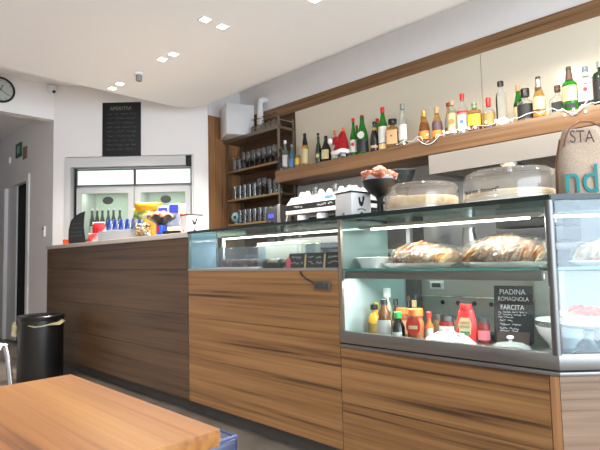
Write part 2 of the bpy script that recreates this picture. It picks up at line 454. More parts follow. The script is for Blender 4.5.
for a, c in ((x0+.012, xm-.01), (xm+.01, x1-.012)):
    lp = part('light_panel', box(BM(), a, c, -.012, .0, 1.918, 2.09), mat('lit_panel', (226, 240, 228), .4, emit=(226, 246, 228), estr=.2), fr)
    fb = BM()
    for q in ((a-.008, c+.008, 2.088, 2.1), (a-.008, c+.008, 1.906, 1.92), (a-.008, a+.004, 1.92, 2.088), (c-.004, c+.008, 1.92, 2.088)): box(fb, q[0], q[1], -.02, 0, q[2], q[3])
    link('panel_frame', fb, STEELD, lp)
    db = BM(); f = .062
    box(db, a, a+f, -.03, 0, .26, 1.88); box(db, c-f, c, -.03, 0, .26, 1.88); box(db, a+f, c-f, -.03, 0, 1.88-f, 1.88); box(db, a+f, c-f, -.03, 0, .26, .26+f)
    dr = part('door', db, FB, fr)
    link('door_glass', box(BM(), a+f, c-f, -.018, -.012, .26+f, 1.88-f), thin('fridge_glass', (240, 246, 241), .6, .05, .05, (215, 225, 215)), dr)
    link('handle', box(BM(), (c-.03) if a < xm-.2 else (a+.008), (c-.008) if a < xm-.2 else (a+.03), -.05, -.03, .8, 1.3, .004), ALU, dr)
    eb = cyl(BM(), 0, 0, 0, .004, .062, 28); eb.transform(Matrix.Translation(((a+c)/2+.03, -.018, 1.735)) @ Matrix.Rotation(R(90), 4, 'X') @ Matrix.Diagonal((1, .72, 1, 1)))
    link('oval_sticker', eb, mat('oval_grey', (58, 62, 60), .5), dr)
    part('shelf', box(BM(), a+.02, c-.02, .05, .48, 1.295, 1.31), mat('wire_white', (200, 204, 200), .5), fr)
part('inner_back', box(BM(), x0+.03, x1-.03, .48, .5, .25, 1.885), mat('fridge_liner', (206, 214, 202), .5), fr)
for xx in (-2.25, -1.57):
    l = area('fridge_lamp', (0, 0, 0), (0, 0, 0), .5, .1, 1.2, (.95, 1, .94)); l.parent = fr; l.location = (xx, .12, 1.87)
# bottles standing in the fridge
gb = mat('dark_bottle_glass', (22, 26, 20), .12, spec=.7)
def small_bottle(label, loc, capm, first=[None]):
    if first[0] is None:
        t = thing('drink_bottle', label, 'bottle', loc, -YAW, 'bottles in the drinks fridge')
        part('glass', lathe(BM(), [(0, 0), (.0305, 0), (.0315, .15), (.027, .2), (.013, .26), (.013, .32), (0, .32)], 16), gb, t)
        part('label', lathe(BM(), [(.032, .05), (.032, .13)], 16, a0=PI, a1=2*PI), WCARD, t)
        part('cap', cyl(BM(), 0, 0, 0.32, .345, .016, 12), capm, t)
        first[0] = t; return t
    t = dup(first[0], loc, -YAW, label); return t
locs = [(-2.43, 'bottle behind the left fridge door, leftmost above the black half-moon sign'), (-2.375, 'bottle behind the left fridge door, second from its left'), (-2.31, 'bottle behind the left fridge door, third from its left'),
        (-2.245, 'bottle behind the left fridge door, fourth from its left'), (-2.18, 'bottle behind the left fridge door, fifth from its left'), (-2.11, 'bottle behind the left fridge door, rightmost near the yellow snack packets')]
for i, (tx, lab) in enumerate(locs):
    small_bottle(lab, on_diag(tx, -.05-.06-.01*(i % 2), 1.31), WPLAST)

# ================================================================== COUNTERS
XF = 1.836
# left counter
t = thing('bar_counter', 'dark walnut bar counter with grey worktop at the far left', 'counter', (0, 0, 0))
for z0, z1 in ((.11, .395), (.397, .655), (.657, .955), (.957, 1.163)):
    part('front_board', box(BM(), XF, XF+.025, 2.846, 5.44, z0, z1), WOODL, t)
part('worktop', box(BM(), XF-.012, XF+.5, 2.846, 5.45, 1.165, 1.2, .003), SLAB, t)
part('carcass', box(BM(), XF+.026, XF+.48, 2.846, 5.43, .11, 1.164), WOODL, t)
part('plinth', box(BM(), XF+.1, XF+.44, 2.846, 5.36, 0, .11), PLINTH, t)
# pastry display counter in the middle
t = thing('pastry_display_counter', 'walnut counter with low glass pastry case in the middle', 'counter', (0, 0, 0))
for z0, z1 in ((.11, .39), (.392, .645), (.647, .945)):
    part('front_board', box(BM(), XF, XF+.025, 1.556, 2.843, z0, z1), WOOD, t)
part('carcass', box(BM(), XF+.026, XF+.56, 1.556, 2.843, .11, .94), WOOD, t)
part('plinth', box(BM(), XF+.1, XF+.5, 1.556, 2.843, 0, .11), PLINTH, t)
part('case_floor', box(BM(), XF-.003, XF+.56, 1.556, 2.843, .945, .957), STEEL, t)
part('front_glass', box(BM(), XF+.002, XF+.009, 1.56, 2.838, .957, 1.19), PANE, t)
part('end_glass', box(BM(), XF+.009, XF+.22, 2.83, 2.838, .957, 1.19), thin('blue_end_glass', (222, 236, 246), .9, .02, .5, (190, 214, 236)), t)
b = BM(); box(b, XF, XF+.014, 2.828, 2.842, .957, 1.19); box(b, XF+.215, XF+.225, 2.828, 2.842, .957, 1.19)
part('glass_edge', b, mat('grey_green_edge', (88, 110, 108), .2), t)
part('top_glass', box(BM(), XF-.002, XF+.54, 1.556, 2.845, 1.19, 1.2), thin('top_glass', (206, 226, 220), .55), t)
part('top_edge', box(BM(), XF-.006, XF-.002, 1.556, 2.849, 1.187, 1.203), EDGE, t)
LEDM = mat('led_strip', (255, 255, 255), .4, emit=(255, 252, 246), estr=4)
ls = part('led_strip', box(BM(), XF+.255, XF+.27, 1.6, 2.80, 1.15, 1.158), LEDM, t)
link('led_rail', box(BM(), XF+.255, XF+.275, 1.58, 2.82, 1.159, 1.172), ALU, ls)
part('case_post', box(BM(), XF+.25, XF+.268, 2.80, 2.815, .957, 1.16), WPLAST, t)
part('back_frame', box(BM(), XF+.53, XF+.545, 1.56, 2.84, .957, .99), STEEL, t)
l = area('case_led', (XF+.262, 2.2, 1.146), (0, 0, 0), .012, 1.2, 2.2, (.98, .98, 1))
# sandwich display counter with the chamfered corner
PX = [(XF, 1.5515), (XF, .59), (2.407, .013), (2.47, .013), (2.47, 1.552)]
def inset(dx): return [(XF+dx, 1.552), (XF+dx, .59+dx*.42), (2.407+dx*.4, .013+dx), (2.47, .013+dx), (2.47, 1.552)]
t = thing('sandwich_display_counter', 'walnut counter with tall chamfered glass sandwich case at the right', 'counter', (0, 0, 0))
part('front_board', box(BM(), XF, XF+.025, .625, 1.552, .332, .585), WOOD, t)
part('front_board', box(BM(), XF, XF+.025, .60, 1.552, .11, .33), WOOD, t)
part('corner_strip', box(BM(), XF-.002, XF+.025, .592, .623, .332, .585, .003), WOODZ, t)
cl = math.hypot(2.407-XF, .59-.013)
for z0, z1 in ((.11, .33), (.332, .585)):
    bb = BM(); box(bb, 0, cl, 0, .025, z0, z1)
    p = part('chamfer_board', bb, WOODX, t); p.location = (XF, .59, 0); p.rotation_euler = (0, 0, R(-45.2))
part('carcass', prism(BM(), inset(.03), .11, .58), WOOD, t)
part('plinth', prism(BM(), inset(.11), 0, .11), PLINTH, t)
part('deck', prism(BM(), inset(.006), .586, .62), STEEL, t)
# steel sill with a groove
def loop_rail(z0, z1, dep, out=0):
    bm = BM(); box(bm, XF-out, XF+dep, .59-out*.4, 1.552, z0, z1, .002)
    u = BM(); box(u, -out*.4, cl, -out, dep, z0, z1, .002)
    merge(bm, u, Matrix.Translation((XF, .59, 0)) @ Matrix.Rotation(R(-45.2), 4, 'Z')); return bm
SST = mat('sill_steel', (122, 118, 114), .34, .9)
part('sill', loop_rail(.606, .66, .03, .004), SST, t)
part('sill_groove', loop_rail(.6, .6065, .03, .0), DARKIN, t)
part('lower_rail', loop_rail(.586, .600, .03, .007), SST, t)
part('front_glass', box(BM(), XF+.004, XF+.011, .61, 1.545, .66, 1.19), PANE, t)
bb = BM(); box(bb, .02, cl, .004, .011, .66, 1.19)
p = part('chamfer_glass', bb, thin('chamfer_pane', (240, 247, 250), 1.0, .015, .02, (200, 224, 240)), t); p.location = (XF, .59, 0); p.rotation_euler = (0, 0, R(-45.2))
part('corner_post', cyl(BM(), XF+.006, .596, .655, 1.19, .015, 20), STEELD, t)
part('end_post', box(BM(), XF, XF+.014, 1.535, 1.553, .66, 1.19), ALU, t)
part('end_panel', prism(BM(), [(XF+.014, 1.545), (2.24, 1.545), (2.24, 1.551), (XF+.014, 1.551)], .95, 1.18), thin('end_panel_glass', (214, 224, 221), .8, .03, .5, (168, 182, 179)), t)
part('end_panel', box(BM(), XF+.014, 2.40, 1.545, 1.551, .62, .95), PALEG, t)
part('top_glass', prism(BM(), [(XF-.004, 1.551), (XF-.004, .588), (2.407, .009), (2.45, .009), (2.45, 1.551)], 1.19, 1.2), MATS['top_glass'], t)
def edge_strip(z0, z1, out): 
    bm = BM(); box(bm, XF-out, XF-out+.004, .587, 1.551, z0, z1)
    u = BM(); box(u, -.002, cl, -out, -out+.004, z0, z1)
    merge(bm, u, Matrix.Translation((XF, .588, 0)) @ Matrix.Rotation(R(-45.2), 4, 'Z')); return bm
part('top_edge', edge_strip(1.187, 1.205, .009), EDGE, t)
sh = part('glass_shelf', prism(BM(), [(XF+.02, 1.54), (XF+.02, .63), (2.39, .07), (2.43, .07), (2.43, 1.54)], .944, .952), thin('shelf_glass', (228, 240, 236), .8), t)
link('shelf_edge', box(BM(), XF+.015, XF+.02, .64, 1.54, .943, .953), TEALG, sh)
part('shelf_rail', box(BM(), XF+.03, XF+.06, .64, 1.54, .905, .9425, .003), mat('rail_steel', (112, 106, 100), .4, .8), t)
ce = BM(); box(ce, .03, .62, .035, .04, .943, .953)
p = link('shelf_edge', ce, TEALG, sh); p.location = (XF, .59, 0); p.rotation_euler = (0, 0, R(-45.2))
BST = mat('back_steel', (182, 176, 166), .4, .25)
part('back_wall', box(BM(), 2.44, 2.455, .42, 1.54, .62, .92), BST, t)
b = BM()
for k in range(6):
    u = cyl(BM(), 0, 0, 0, .004, .0115, 16); u.transform(Matrix.Translation((2.4395, 1.345-.088*k, .757)) @ Matrix.Rotation(R(-90), 4, 'Y')); merge(b, u)
part('vent_holes', b, DARKIN, t)
part('back_ridge', box(BM(), 2.432, 2.44, .86, 1.50, .786, .792), CHROME, t)
sw = part('display', box(BM(), 2.43, 2.44, 1.335, 1.415, .826, .868, .003), WPLAST, t)
link('screen', box(BM(), 2.427, 2.43, 1.35, 1.40, .836, .858), DGREY, sw)
part('back_column', box(BM(), 2.36, 2.44, .74, .845, .62, .92), BST, t)
part('back_column', box(BM(), 2.40, 2.44, 1.47, 1.535, .62, .92), STEELD, t)
part('back_post', box(BM(), 2.42, 2.45, 1.52, 1.545, .95, 1.19), STEEL, t)
part('back_post', box(BM(), 2.42, 2.45, .4, .43, .95, 1.19), STEEL, t)
ls = part('led_strip', box(BM(), XF+.10, XF+.115, .70, 1.43, 1.133, 1.141), LEDM, t)
link('led_rail', box(BM(), XF+.098, XF+.12, .66, 1.5, 1.142, 1.156), ALU, ls)
lc = BM(); box(lc, .05, .6, .1, .115, 1.133, 1.141)
p = part('led_strip', lc, LEDM, t); p.location = (XF, .59, 0); p.rotation_euler = (0, 0, R(-45.2))
area('case_led', (XF+.108, 1.06, 1.13), (0, 25, 0), .012, .75, 2.0, (1, .98, .95))
area('case_led', (XF+.11, 1.06, .918), (0, 25, 0), .012, .85, 3.4, (1, .98, .95))
area('case_led', (2.12, .42, 1.13), (0, 0, -45), .012, .5, .7, (.97, .98, 1))
area('case_led', (2.12, .42, .918), (0, 0, -45), .012, .5, .5, (.97, .98, 1))
# socket on the middle counter front
t = thing('wall_socket', 'grey power socket with short cable on the walnut counter front', 'socket', (XF, 1.656, .872), -90)
part('plate', box(BM(), -.052, .052, -.012, 0, -.022, .022, .003), mat('socket_grey', (70, 68, 62), .5), t)
b = BM()
for k in (-1, 0, 1): box(b, k*.03-.011, k*.03+.011, -.014, -.012, -.013, .013, .002)
part('outlet', b, DGREY, t)
part('cable', tube(BM(), [(-.05, -.006, .01), (-.08, -.006, .02), (-.11, -.006, .03), (-.14, -.005, .05), (-.15, -.004, .068)], .004), BLACK, t)

# ================================================================== BACK BAR
t = thing('back_bar_counter', 'steel-fronted back bar worktop under the bottle shelf', 'counter', (0, 0, 0))
part('carcass', box(BM(), 3.08, 3.835, -1.2, 4.74, .1, 1.02), STEELD, t); part('worktop', box(BM(), 3.05, 3.835, -1.2, 4.74, 1.02, 1.06, .003), STEEL, t)
part('plinth', box(BM(), 3.15, 3.8, -1.2, 4.74, 0, .1), DARKIN, t)
SZ = 1.91
t = thing('bottle_shelf', 'thick walnut wall shelf carrying the long row of bottles', 'shelf', (0, 0, 0))
part('plank', box(BM(), 3.45, 3.832, -1.5, 3.73, 1.79, SZ, .003), WOODS, t)
# hood
t = thing('extractor_hood', 'brushed steel extractor hood under the right end of the bottle shelf', 'hood', (0, 0, 0))
b = BM()
box(b, 3.28, 3.29, -.3, 1.875, 1.605, 1.745); box(b, 3.29, 3.83, 1.865, 1.875, 1.605, 1.745); box(b, 3.29, 3.83, -.3, -.29, 1.605, 1.745); box(b, 3.29, 3.83, -.3, 1.875, 1.735, 1.745)
box(b, 3.29, 3.83, -.29, 1.865, 1.63, 1.64)
part('canopy', b, mat('hood_steel', (176, 170, 162), .34, .8), t)
for y0 in (.20, .75, 1.30): 
    f = part('filter', box(BM(), 3.34, 3.80, y0, y0+.5, 1.615, 1.63), STEELD, t)
    fb = BM()
    for k in range(8): box(fb, 3.38+k*.05, 3.395+k*.05, y0+.02, y0+.48, 1.609, 1.615)
    link('filter_slats', fb, ALU, f)

# shelf unit with glasses
UX0, UX1, UY0, UY1 = 3.57, 3.81, 3.795, 4.70
t = thing('glass_rack', 'metal-framed shelf unit full of glasses in the corner', 'shelf', (0, 0, 0))
for x in (UX0, UX1-.02):
    for y in (UY0, UY1-.02):
        part('post', box(BM(), x, x+.02, y, y+.02, 1.06, 2.39 if y > UY0 else 2.53), ALU, t)
for z in (1.425, 1.71, 2.045):
    s = part('shelf_board', box(BM(), UX0+.005, UX1, UY0, UY1, z-.012, z), wood('rack_shelf', (58, 46, 34), (92, 72, 52), (120, 98, 72)), t)
    link('shelf_rim', box(BM(), UX0-.004, UX0+.005, UY0+.02, UY1-.02, z-.018, z+.004), mat('brass_rim', (160, 132, 96), .4, .6), s)
s = part('top_board', box(BM(), UX0-.01, UX1, UY0-.01, UY1+.04, 2.395, 2.425), MATS['rack_shelf'], t)
link('shelf_rim', box(BM(), UX0-.018, UX0-.01, UY0-.01, UY1+.04, 2.39, 2.428), ALU, s)
part('guard_rail', tube(BM(), [(UX0+.01, UY0+.01, 2.50), (UX1-.01, UY0+.01, 2.50)], .005), CHROME, t)
# glasses: three kinds
def tumbler():
    t = thing('tumbler', '', 'glass', (0, 0, 0)); part('bowl', lathe(BM(), [(0, .004), (.028, .004), (.035, .16), (.033, .16), (.026, .012), (0, .012)], 16), thin('glassware', (226, 228, 228), 1.6, .03, .05), t); return t
def goblet():
    t = thing('wine_glass', '', 'glass', (0, 0, 0))
    part('bowl', lathe(BM(), [(.004, .085), (.03, .105), (.039, .145), (.032, .2), (.03, .2), (.036, .145), (.028, .109), (0, .09)], 16), MATS['glassware'], t)
    part('stem', lathe(BM(), [(0, 0), (.032, 0), (.03, .004), (.005, .01), (.004, .086)], 16), MATS['glassware'], t); return t
tb, gl = tumbler(), goblet()
used = set()
rows = [(2.045, 'top', 'goblet'), (1.71, 'middle', 'tumbler'), (1.425, 'bottom', 'tumbler')]
for z, rn, kind in rows:
    n = 9
    for k in range(n):
        for r in range(2):
            g = (kind == 'goblet') != (k in (0, 1) and rn == 'top') if rn == 'top' else (k in (5, 6) and rn == 'middle')
            src = gl if g else tb
            y = UY1-.09-k*.088 + (.03 if r else 0); x = UX0+.055+r*.1
            if rn == 'bottom' and k == 0 and r == 0: continue
            lab = ('clear stemmed glass' if g else 'clear tumbler') + ' among the glasses on the %s shelf of the corner rack' % rn
            gp = ('stemmed glasses' if g else 'tumblers') + ' on the %s rack shelf' % rn
            if src not in used: used.add(src); o = src; o.location = (x, y, z)
            else: o = dup(src, (x, y, z))
            o['label'] = lab; o['group'] = gp
# glasses standing upside down on top
cp = None
for k in range(5):
    for r in range(2):
        loc = (UX0+.05+r*.11, 4.25-k*.086+(.03*r), 2.425)
        if cp is None:
            cp = thing('stemmed_glass', 'upturned stemmed glass among those on top of the corner rack', 'glass', loc, 0, 'upturned glasses on top of the rack')
            part('bowl', lathe(BM(), [(.034, 0), (.04, .05), (.03, .085), (.004, .1), (.003, .098), (.028, .083), (.038, .05), (.032, 0)], 16), thin('glassware_top', (238, 232, 226), 1.5, .04, .05, (250, 240, 230)), cp)
            part('stem', lathe(BM(), [(.004, .1), (.004, .155), (.03, .16), (.032, .164), (0, .164)], 16), MATS['glassware_top'], cp)
        else: dup(cp, loc)
t = thing('round_glass_jar', 'teal-tinted round glass jar at the left end of the bottom rack shelf', 'jar', (3.63, 4.60, 1.425))
part('bowl', lathe(BM(), [(0, 0), (.026, 0), (.02, .02), (.05, .045), (.064, .085), (.05, .125), (.034, .14), (0, .14)], 20), mat('teal_jar', (126, 172, 176), .15, coat=.4), t)
part('emblem', blob(BM(), (-.05, -.03, .085), (.02, .02, .02), 0, 1, 2), DGREY, t)
t = thing('white_carton', 'tall white carton standing on top of the corner rack', 'box', (3.575, 4.50, 2.4255), -24)
part('carton', box(BM(), -.16, .16, -.16, .16, 0, .35, .003), WCARD, t); part('tape', box(BM(), -.161, -.16, -.03, .03, .25, .35), mat('carton_tape', (208, 200, 190), .3), t)
t = thing('duct_pipe', 'short white duct pipe bending down behind the white carton', 'pipe', (3.74, 4.28, 2.80))
part('bend', tube(BM(), [(.1, 0, .06), (.05, .0, .065), (.01, .0, .04), (0, 0, 0), (0, 0, -.37)], .038, 16), WPLAST, t)

# coffee grinder with display
t = thing('coffee_grinder', 'black coffee grinder with blue display left of the espresso machine', 'grinder', (3.22, 3.47, 1.06), -78)
part('body', box(BM(), -.075, .045, -.07, .12, 0, .44, .008), mat('grinder_black', (36, 36, 38), .4), t)
part('side_panel', box(BM(), .046, .085, -.068, .12, 0, .46, .004), STEEL, t)
part('display', box(BM(), -.045, .015, -.074, -.07, .335, .375), mat('blue_display', (40, 46, 110), .3, emit=(70, 80, 220), estr=.5), t)
part('front_plate', box(BM(), -.06, .03, -.074, -.07, .06, .27), STEELD, t)
part('spout', box(BM(), -.035, .01, -.12, -.07, .27, .3, .004), BLACK, t)
# espresso machine
t = thing('espresso_machine', 'white and black two-group espresso machine on the back bar', 'coffee machine', (3.12, 2.785, 1.06), -90)
EW = mat('machine_white', (190, 188, 186), .3, coat=.3)
W2 = .43
def sidepoly(bm, prof, xa, xb):   # profile in (y, z)
    u = BM(); prism(u, prof, xa, xb)
    for v in u.verts: v.co = Vector((v.co.z, v.co.x, v.co.y))
    merge(bm, u); return bm
part('top_housing', sidepoly(BM(), [(-.02, .425), (.05, .50), (.52, .50), (.52, .40), (-.02, .40)], -W2, W2), EW, t)
part('black_band', sidepoly(BM(), [(-.022, .375), (-.022, .425), (0, .43), (.5, .43), (.5, .375)], -W2+.002, W2-.002), BLACK, t)
part('lower_trim', box(BM(), -W2, W2, -.03, .3, .338, .374, .003), EW, t)
part('back_body', box(BM(), -W2+.01, W2-.01, .16, .5, .1, .32), DGREY, t)
pa = part('base_panel', box(BM(), -W2, W2, -.06, .5, .03, .125, .008), mat('machine_grey', (150, 150, 150), .35), t)
for k in range(3): link('button', box(BM(), -.28+k*.05, -.262+k*.05, -.066, -.06, .07, .088), DGREY, pa)
part('drip_grid', box(BM(), -W2+.03, W2-.03, -.05, .16, .125, .135), STEELD, t)
for k in (-1, 1):
    for m_ in (-1, 1): part('foot', cyl(BM(), k*.36, .22+m_*.2, 0, .03, .025, 14), BLACK, t)
for x in (-.27, -.04, .2):
    g = part('group_head', lathe(BM(), [(0, .255), (.035, .255), (.04, .275), (.05, .285), (.053, .33), (0, .338)], 20, cx=x, cy=.03), EW, t)
    link('portafilter', lathe(BM(), [(0, .22), (.02, .225), (.034, .24), (.036, .256), (0, .256)], 18, cx=x, cy=.03), CHROME, g)
    link('handle', tube(BM(), [(x, .0, .245), (x, -.05, .242), (x, -.13, .23)], .012, 10), BLACK, g)
part('display', slabxz(BM(), [(.02, .455), (.1, .455), (.1, .473), (.02, .473)], -.0045, .01), mat('machine_display', (90, 150, 170), .3), t)
part('steam_wand', tube(BM(), [(-.4, -.02, .36), (-.4, -.05, .3), (-.39, -.05, .15)], .006), CHROME, t)
scribble('lettering', [(-.33, -.22, .40, .016), (-.05, .12, .40, .02)], mat('pale_lettering', (200, 200, 198), .6), t, -.0232, .004, 5)
# cups on the machine
cup = None
for i, (x, y, s) in enumerate([(-.34, .1, 0), (-.26, .09, 0), (-.18, .1, 1), (-.1, .09, 0), (-.03, .12, 0), (.05, .1, 1), (.12, .1, 0), (.2, .11, 0), (-.22, .2, 0), (-.06, .2, 1), (.08, .21, 0)]):
    loc = (3.12+y, 2.785-x, 1.56)
    if s:
        o = single('cup_glass', lathe(BM(), [(0, 0), (.024, 0), (.032, .075), (.03, .075), (.022, .006), (0, .006)], 16), MATS['glassware'], 'small clear glass among the white cups on the espresso machine', 'glass', loc, 0, 'clear glasses on the espresso machine')
    elif cup is None:
        cup = thing('coffee_cup', 'upturned white coffee cup among those on the espresso machine', 'cup', loc, 0, 'cups on the espresso machine')
        part('bowl', lathe(BM(), [(.032, 0), (.031, .018), (.022, .036), (.016, .042), (.016, .046), (0, .044)], 18), PORC, cup)
        part('handle', tube(BM(), [(.029, 0, .014), (.044, 0, .016), (.044, 0, .03), (.024, 0, .034)], .004), PORC, cup)
    else: dup(cup, loc, random.uniform(0, 360))
# grinder with smoked hopper
t = thing('hopper_grinder', 'coffee grinder with smoky grey funnel hopper behind the cake domes', 'grinder', (3.35, 2.16, 1.06), -90)
part('body', box(BM(), -.09, .09, -.1, .16, 0, .42, .015), STEELD, t)
part('hopper', lathe(BM(), [(.04, .42), (.05, .45), (.105, .60), (.108, .615), (.1, .615)], 24), thin('smoke_plastic', (120, 128, 122), 1, .08, .3, (110, 116, 110)), t)
part('hopper_lid', lathe(BM(), [(0, .63), (.10, .625), (.11, .617), (.11, .610), (0, .610)], 24), DGREY, t)
# other dark appliances seen through the case
t = thing('milk_pitcher', 'steel milk pitcher on the back bar behind the sandwich case', 'pitcher', (3.2, 1.55, 1.06))
part('jug', lathe(BM(), [(0, 0), (.045, 0), (.05, .05), (.038, .11), (.042, .13), (.038, .13), (0, .02)], 20), STEEL, t)
part('handle', tube(BM(), [(.04, 0, .1), (.075, 0, .1), (.075, 0, .03), (.048, 0, .03)], .005), STEEL, t)
t = thing('panini_press', 'dark double sandwich press on the back bar behind the sandwich case', 'press', (3.34, 1.15, 1.06), -90)
part('lower_plate', box(BM(), -.2, .2, -.18, .18, .02, .1, .01), DGREY, t); part('upper_plate', box(BM(), -.2, .2, -.18, .18, .11, .18, .01), STEELD, t)
part('handle', tube(BM(), [(-.12, -.18, .15), (-.12, -.24, .16), (.12, -.24, .16), (.12, -.18, .15)], .01), BLACK, t)
for k in (-1, 1): part('foot', box(BM(), k*.16-.02, k*.16+.02, -.15, .15, 0, .02), BLACK, t)

# ================================================================== BOTTLES ON THE SHELF
G_CLEAR = thin('bottle_clear', (242, 246, 244), 1.1, .02, .12, (240, 242, 240))
G_GREEN = thin('bottle_green', (120, 200, 100), 1.1, .02, .34, (58, 168, 58))
G_DKGREEN = mat('bottle_dark_green', (22, 44, 24), .1, spec=.7)
G_BLACK = mat('bottle_black', (20, 17, 16), .1, spec=.7)
G_BROWN = mat('bottle_brown', (74, 40, 18), .12, spec=.7)
G_BLUE = thin('bottle_blue', (150, 200, 214), 1.1, .02, .3, (140, 190, 205))
G_AMB = thin('bottle_amber', (240, 214, 160), 1.1, .02, .15, (226, 190, 120))
Q_AMB = thin('liquid_amber', (190, 106, 32), .3, .02, .45, (168, 88, 26))
Q_DARK = mat('liquid_dark', (84, 42, 18), .2)
Q_GOLD = thin('liquid_gold', (222, 180, 80), .3, .02, .4, (214, 166, 60))
Q_PALE = thin('liquid_pale', (230, 222, 180), .3, .02, .3, (220, 208, 150))
LC = {'white': mat('label_white', (200, 196, 190), .6), 'cream': mat('label_cream', (192, 174, 130), .6), 'yellow': mat('label_yellow', (222, 178, 48), .6),
      'orange': mat('label_orange', (214, 132, 52), .6), 'tan': mat('label_tan', (190, 150, 108), .6), 'black': mat('label_black', (26, 26, 28), .6),
      'olive': mat('label_olive', (146, 122, 66), .6), 'blue': mat('label_blue', (74, 116, 160), .6), 'red': mat('label_red', (186, 36, 34), .6),
      'grey': mat('label_grey', (150, 150, 148), .6), 'green': mat('label_green', (60, 100, 56), .6), 'straw': mat('label_straw', (208, 178, 122), .8), 'purple': mat('label_purple', (92, 66, 74), .6)}
CC = {'red': RED, 'black': BLACK, 'white': WPLAST, 'gold': mat('cap_gold', (196, 152, 76), .35, .5), 'grey': mat('cap_grey', (150, 148, 144), .4, .4), 'orange': mat('cap_orange', (222, 112, 44), .45),
      'green': mat('cap_green', (120, 146, 120), .5), 'brown': mat('cap_brown', (84, 54, 38), .6), 'tan': mat('cap_tan', (176, 146, 100), .6), 'blue': mat('cap_blue', (92, 110, 124), .4), 'darkred': mat('cap_darkred', (140, 40, 36), .4)}
SHAPES = {   # (radius share, height share) outline up to the lip
    'bordeaux': [(0, 0), (.94, 0), (1, .015), (1, .56), (.92, .63), (.5, .70), (.36, .76), (.34, .93), (.38, .935), (.38, .955), (0, .955)],
    'slope':    [(0, 0), (.94, 0), (1, .015), (1, .42), (.9, .53), (.62, .66), (.42, .77), (.34, .86), (.34, .93), (.38, .935), (.38, .955), (0, .955)],
    'tall':     [(0, 0), (.95, 0), (1, .012), (.98, .5), (.9, .6), (.55, .74), (.4, .84), (.37, .92), (.4, .925), (.4, .95), (0, .95)],
    'square':   [(0, 0), (.95, 0), (1, .02), (1, .62), (.9, .70), (.42, .76), (.36, .8), (.36, .90), (.42, .905), (.42, .93), (0, .93)],
    'squat':    [(0, 0), (.93, 0), (1, .03), (1, .5), (.9, .58), (.5, .65), (.32, .70), (.3, .86), (.36, .87), (.36, .9), (0, .9)],
    'flask':    [(0, 0), (.8, 0), (.95, .04), (1, .25), (.95, .42), (.6, .56), (.36, .66), (.32, .86), (.36, .87), (.36, .9), (0, .9)],
    'cylinder': [(0, 0), (.96, 0), (1, .015), (1, .68), (.9, .74), (.5, .78), (.4, .82), (.38, .93), (.42, .935), (.42, .95), (0, .95)],
}
def rad_at(prof, f):
    pts = [p for p in prof if p[0] > 0]
    for (r0, z0), (r1, z1) in zip(pts, pts[1:]):
        if z0 <= f <= z1 and z1 > z0: return r0+(r1-r0)*(f-z0)/(z1-z0)
    return pts[-1][0]
def bottle(loc, rz, h, r, shape, glass, label, cat='bottle', name='liquor_bottle', group='bottles on the long walnut shelf', cap=('black', .08, .42), labels=(), liquid=None, sq=2.0, emblem=None, neck=None):
    """labels: (z0, z1, colour, half angle in degrees); cap: (colour, share of height, share of radius); front is -Y"""
    t = thing(name, label, cat, loc, rz, group)
    P = SHAPES[shape]; top = P[-1][1]
    part('glass', lathe(BM(), [(a*r, z*h) for a, z in P], 22, sq), glass, t)
    if liquid:
        lm, lv = liquid
        q = [(a*r*.93, max(z*h, .004)) for a, z in P if z < lv] + [(rad_at(P, lv)*r*.93, lv*h), (0, lv*h)]
        part('liquid', lathe(BM(), q, 20, sq), lm, t)
    for (z0, z1, c, ha) in labels:
        zs = [z0+(z1-z0)*k/4 for k in range(5)]
        part('label', lathe(BM(), [(rad_at(P, z)*r+.0012, z*h) for z in zs], 14, sq, a0=R(-90-ha), a1=R(-90+ha)), LC[c], t)
    if emblem:
        c, z, er = emblem
        u = cyl(BM(), 0, 0, 0, .0015, er, 18); u.transform(Matrix.Translation((0, -rad_at(P, z)*r-.0018, z*h)) @ Matrix.Rotation(R(90), 4, 'X'))
        part('emblem', u, LC[c], t)
    cc, cs, cr = cap
    part('cap', lathe(BM(), [(0, (1-cs)*h), (cr*r, (1-cs)*h), (cr*r*1.02, (1-cs*.1)*h), (cr*r*.94, h), (0, h)], 18), CC[cc], t)
    if neck: part('neck_foil', lathe(BM(), [(rad_at(P, neck[0])*r+.001, neck[0]*h), (rad_at(P, neck[1])*r+.001, neck[1]*h)], 18), CC[neck[2]], t)
    return t
X = 3.505
def face(y): return -90+math.degrees(math.atan2(y, X))*.55   # label turned part-way to the room
def bs(y, h, r, *a, dx=0, **k):
    r *= 1.12
    return bottle((X+dx, y, SZ), face(y), h, r, *a, **k)
bs(3.70, .235, .0313, 'squat', G_BLACK, 'short black bottle at the left end of the bottle shelf', cap=('black', .14, .5), labels=[(.1, .35, 'black', 70)])
bs(3.63, .309, .0283, 'bordeaux', G_CLEAR, 'clear bottle with white label and grey cap near the left shelf end', cap=('white', .1, .45), labels=[(.12, .5, 'white', 80)])
bs(3.535, .25, .0304, 'slope', G_BLUE, 'pale blue clear bottle with a blue label near the left shelf end', cap=('grey', .1, .4), labels=[(.1, .4, 'blue', 70)])
bs(3.455, .215, .0250, 'slope', G_CLEAR, 'small clear bottle with a yellow label and yellow liquid', cap=('gold', .1, .4), labels=[(.15, .45, 'yellow', 80)], liquid=(Q_GOLD, .6))
bs(3.35, .327, .0321, 'bordeaux', G_AMB, 'amber bottle with black neck and long cream label', cap=('black', .09, .45), labels=[(.08, .52, 'cream', 80)], neck=(.66, .93, 'black'))
bs(3.265, .33, .0235, 'bordeaux', G_CLEAR, 'slim pale bottle with a black cap behind the amber one', cap=('black', .07, .5), labels=[(.1, .5, 'cream', 80)], dx=.1)
bs(3.172, .263, .0289, 'slope', G_DKGREEN, 'dark green bottle with a black top and pale oval label', cap=('black', .12, .4), labels=[(.15, .38, 'green', 60)], emblem=('cream', .27, .018))
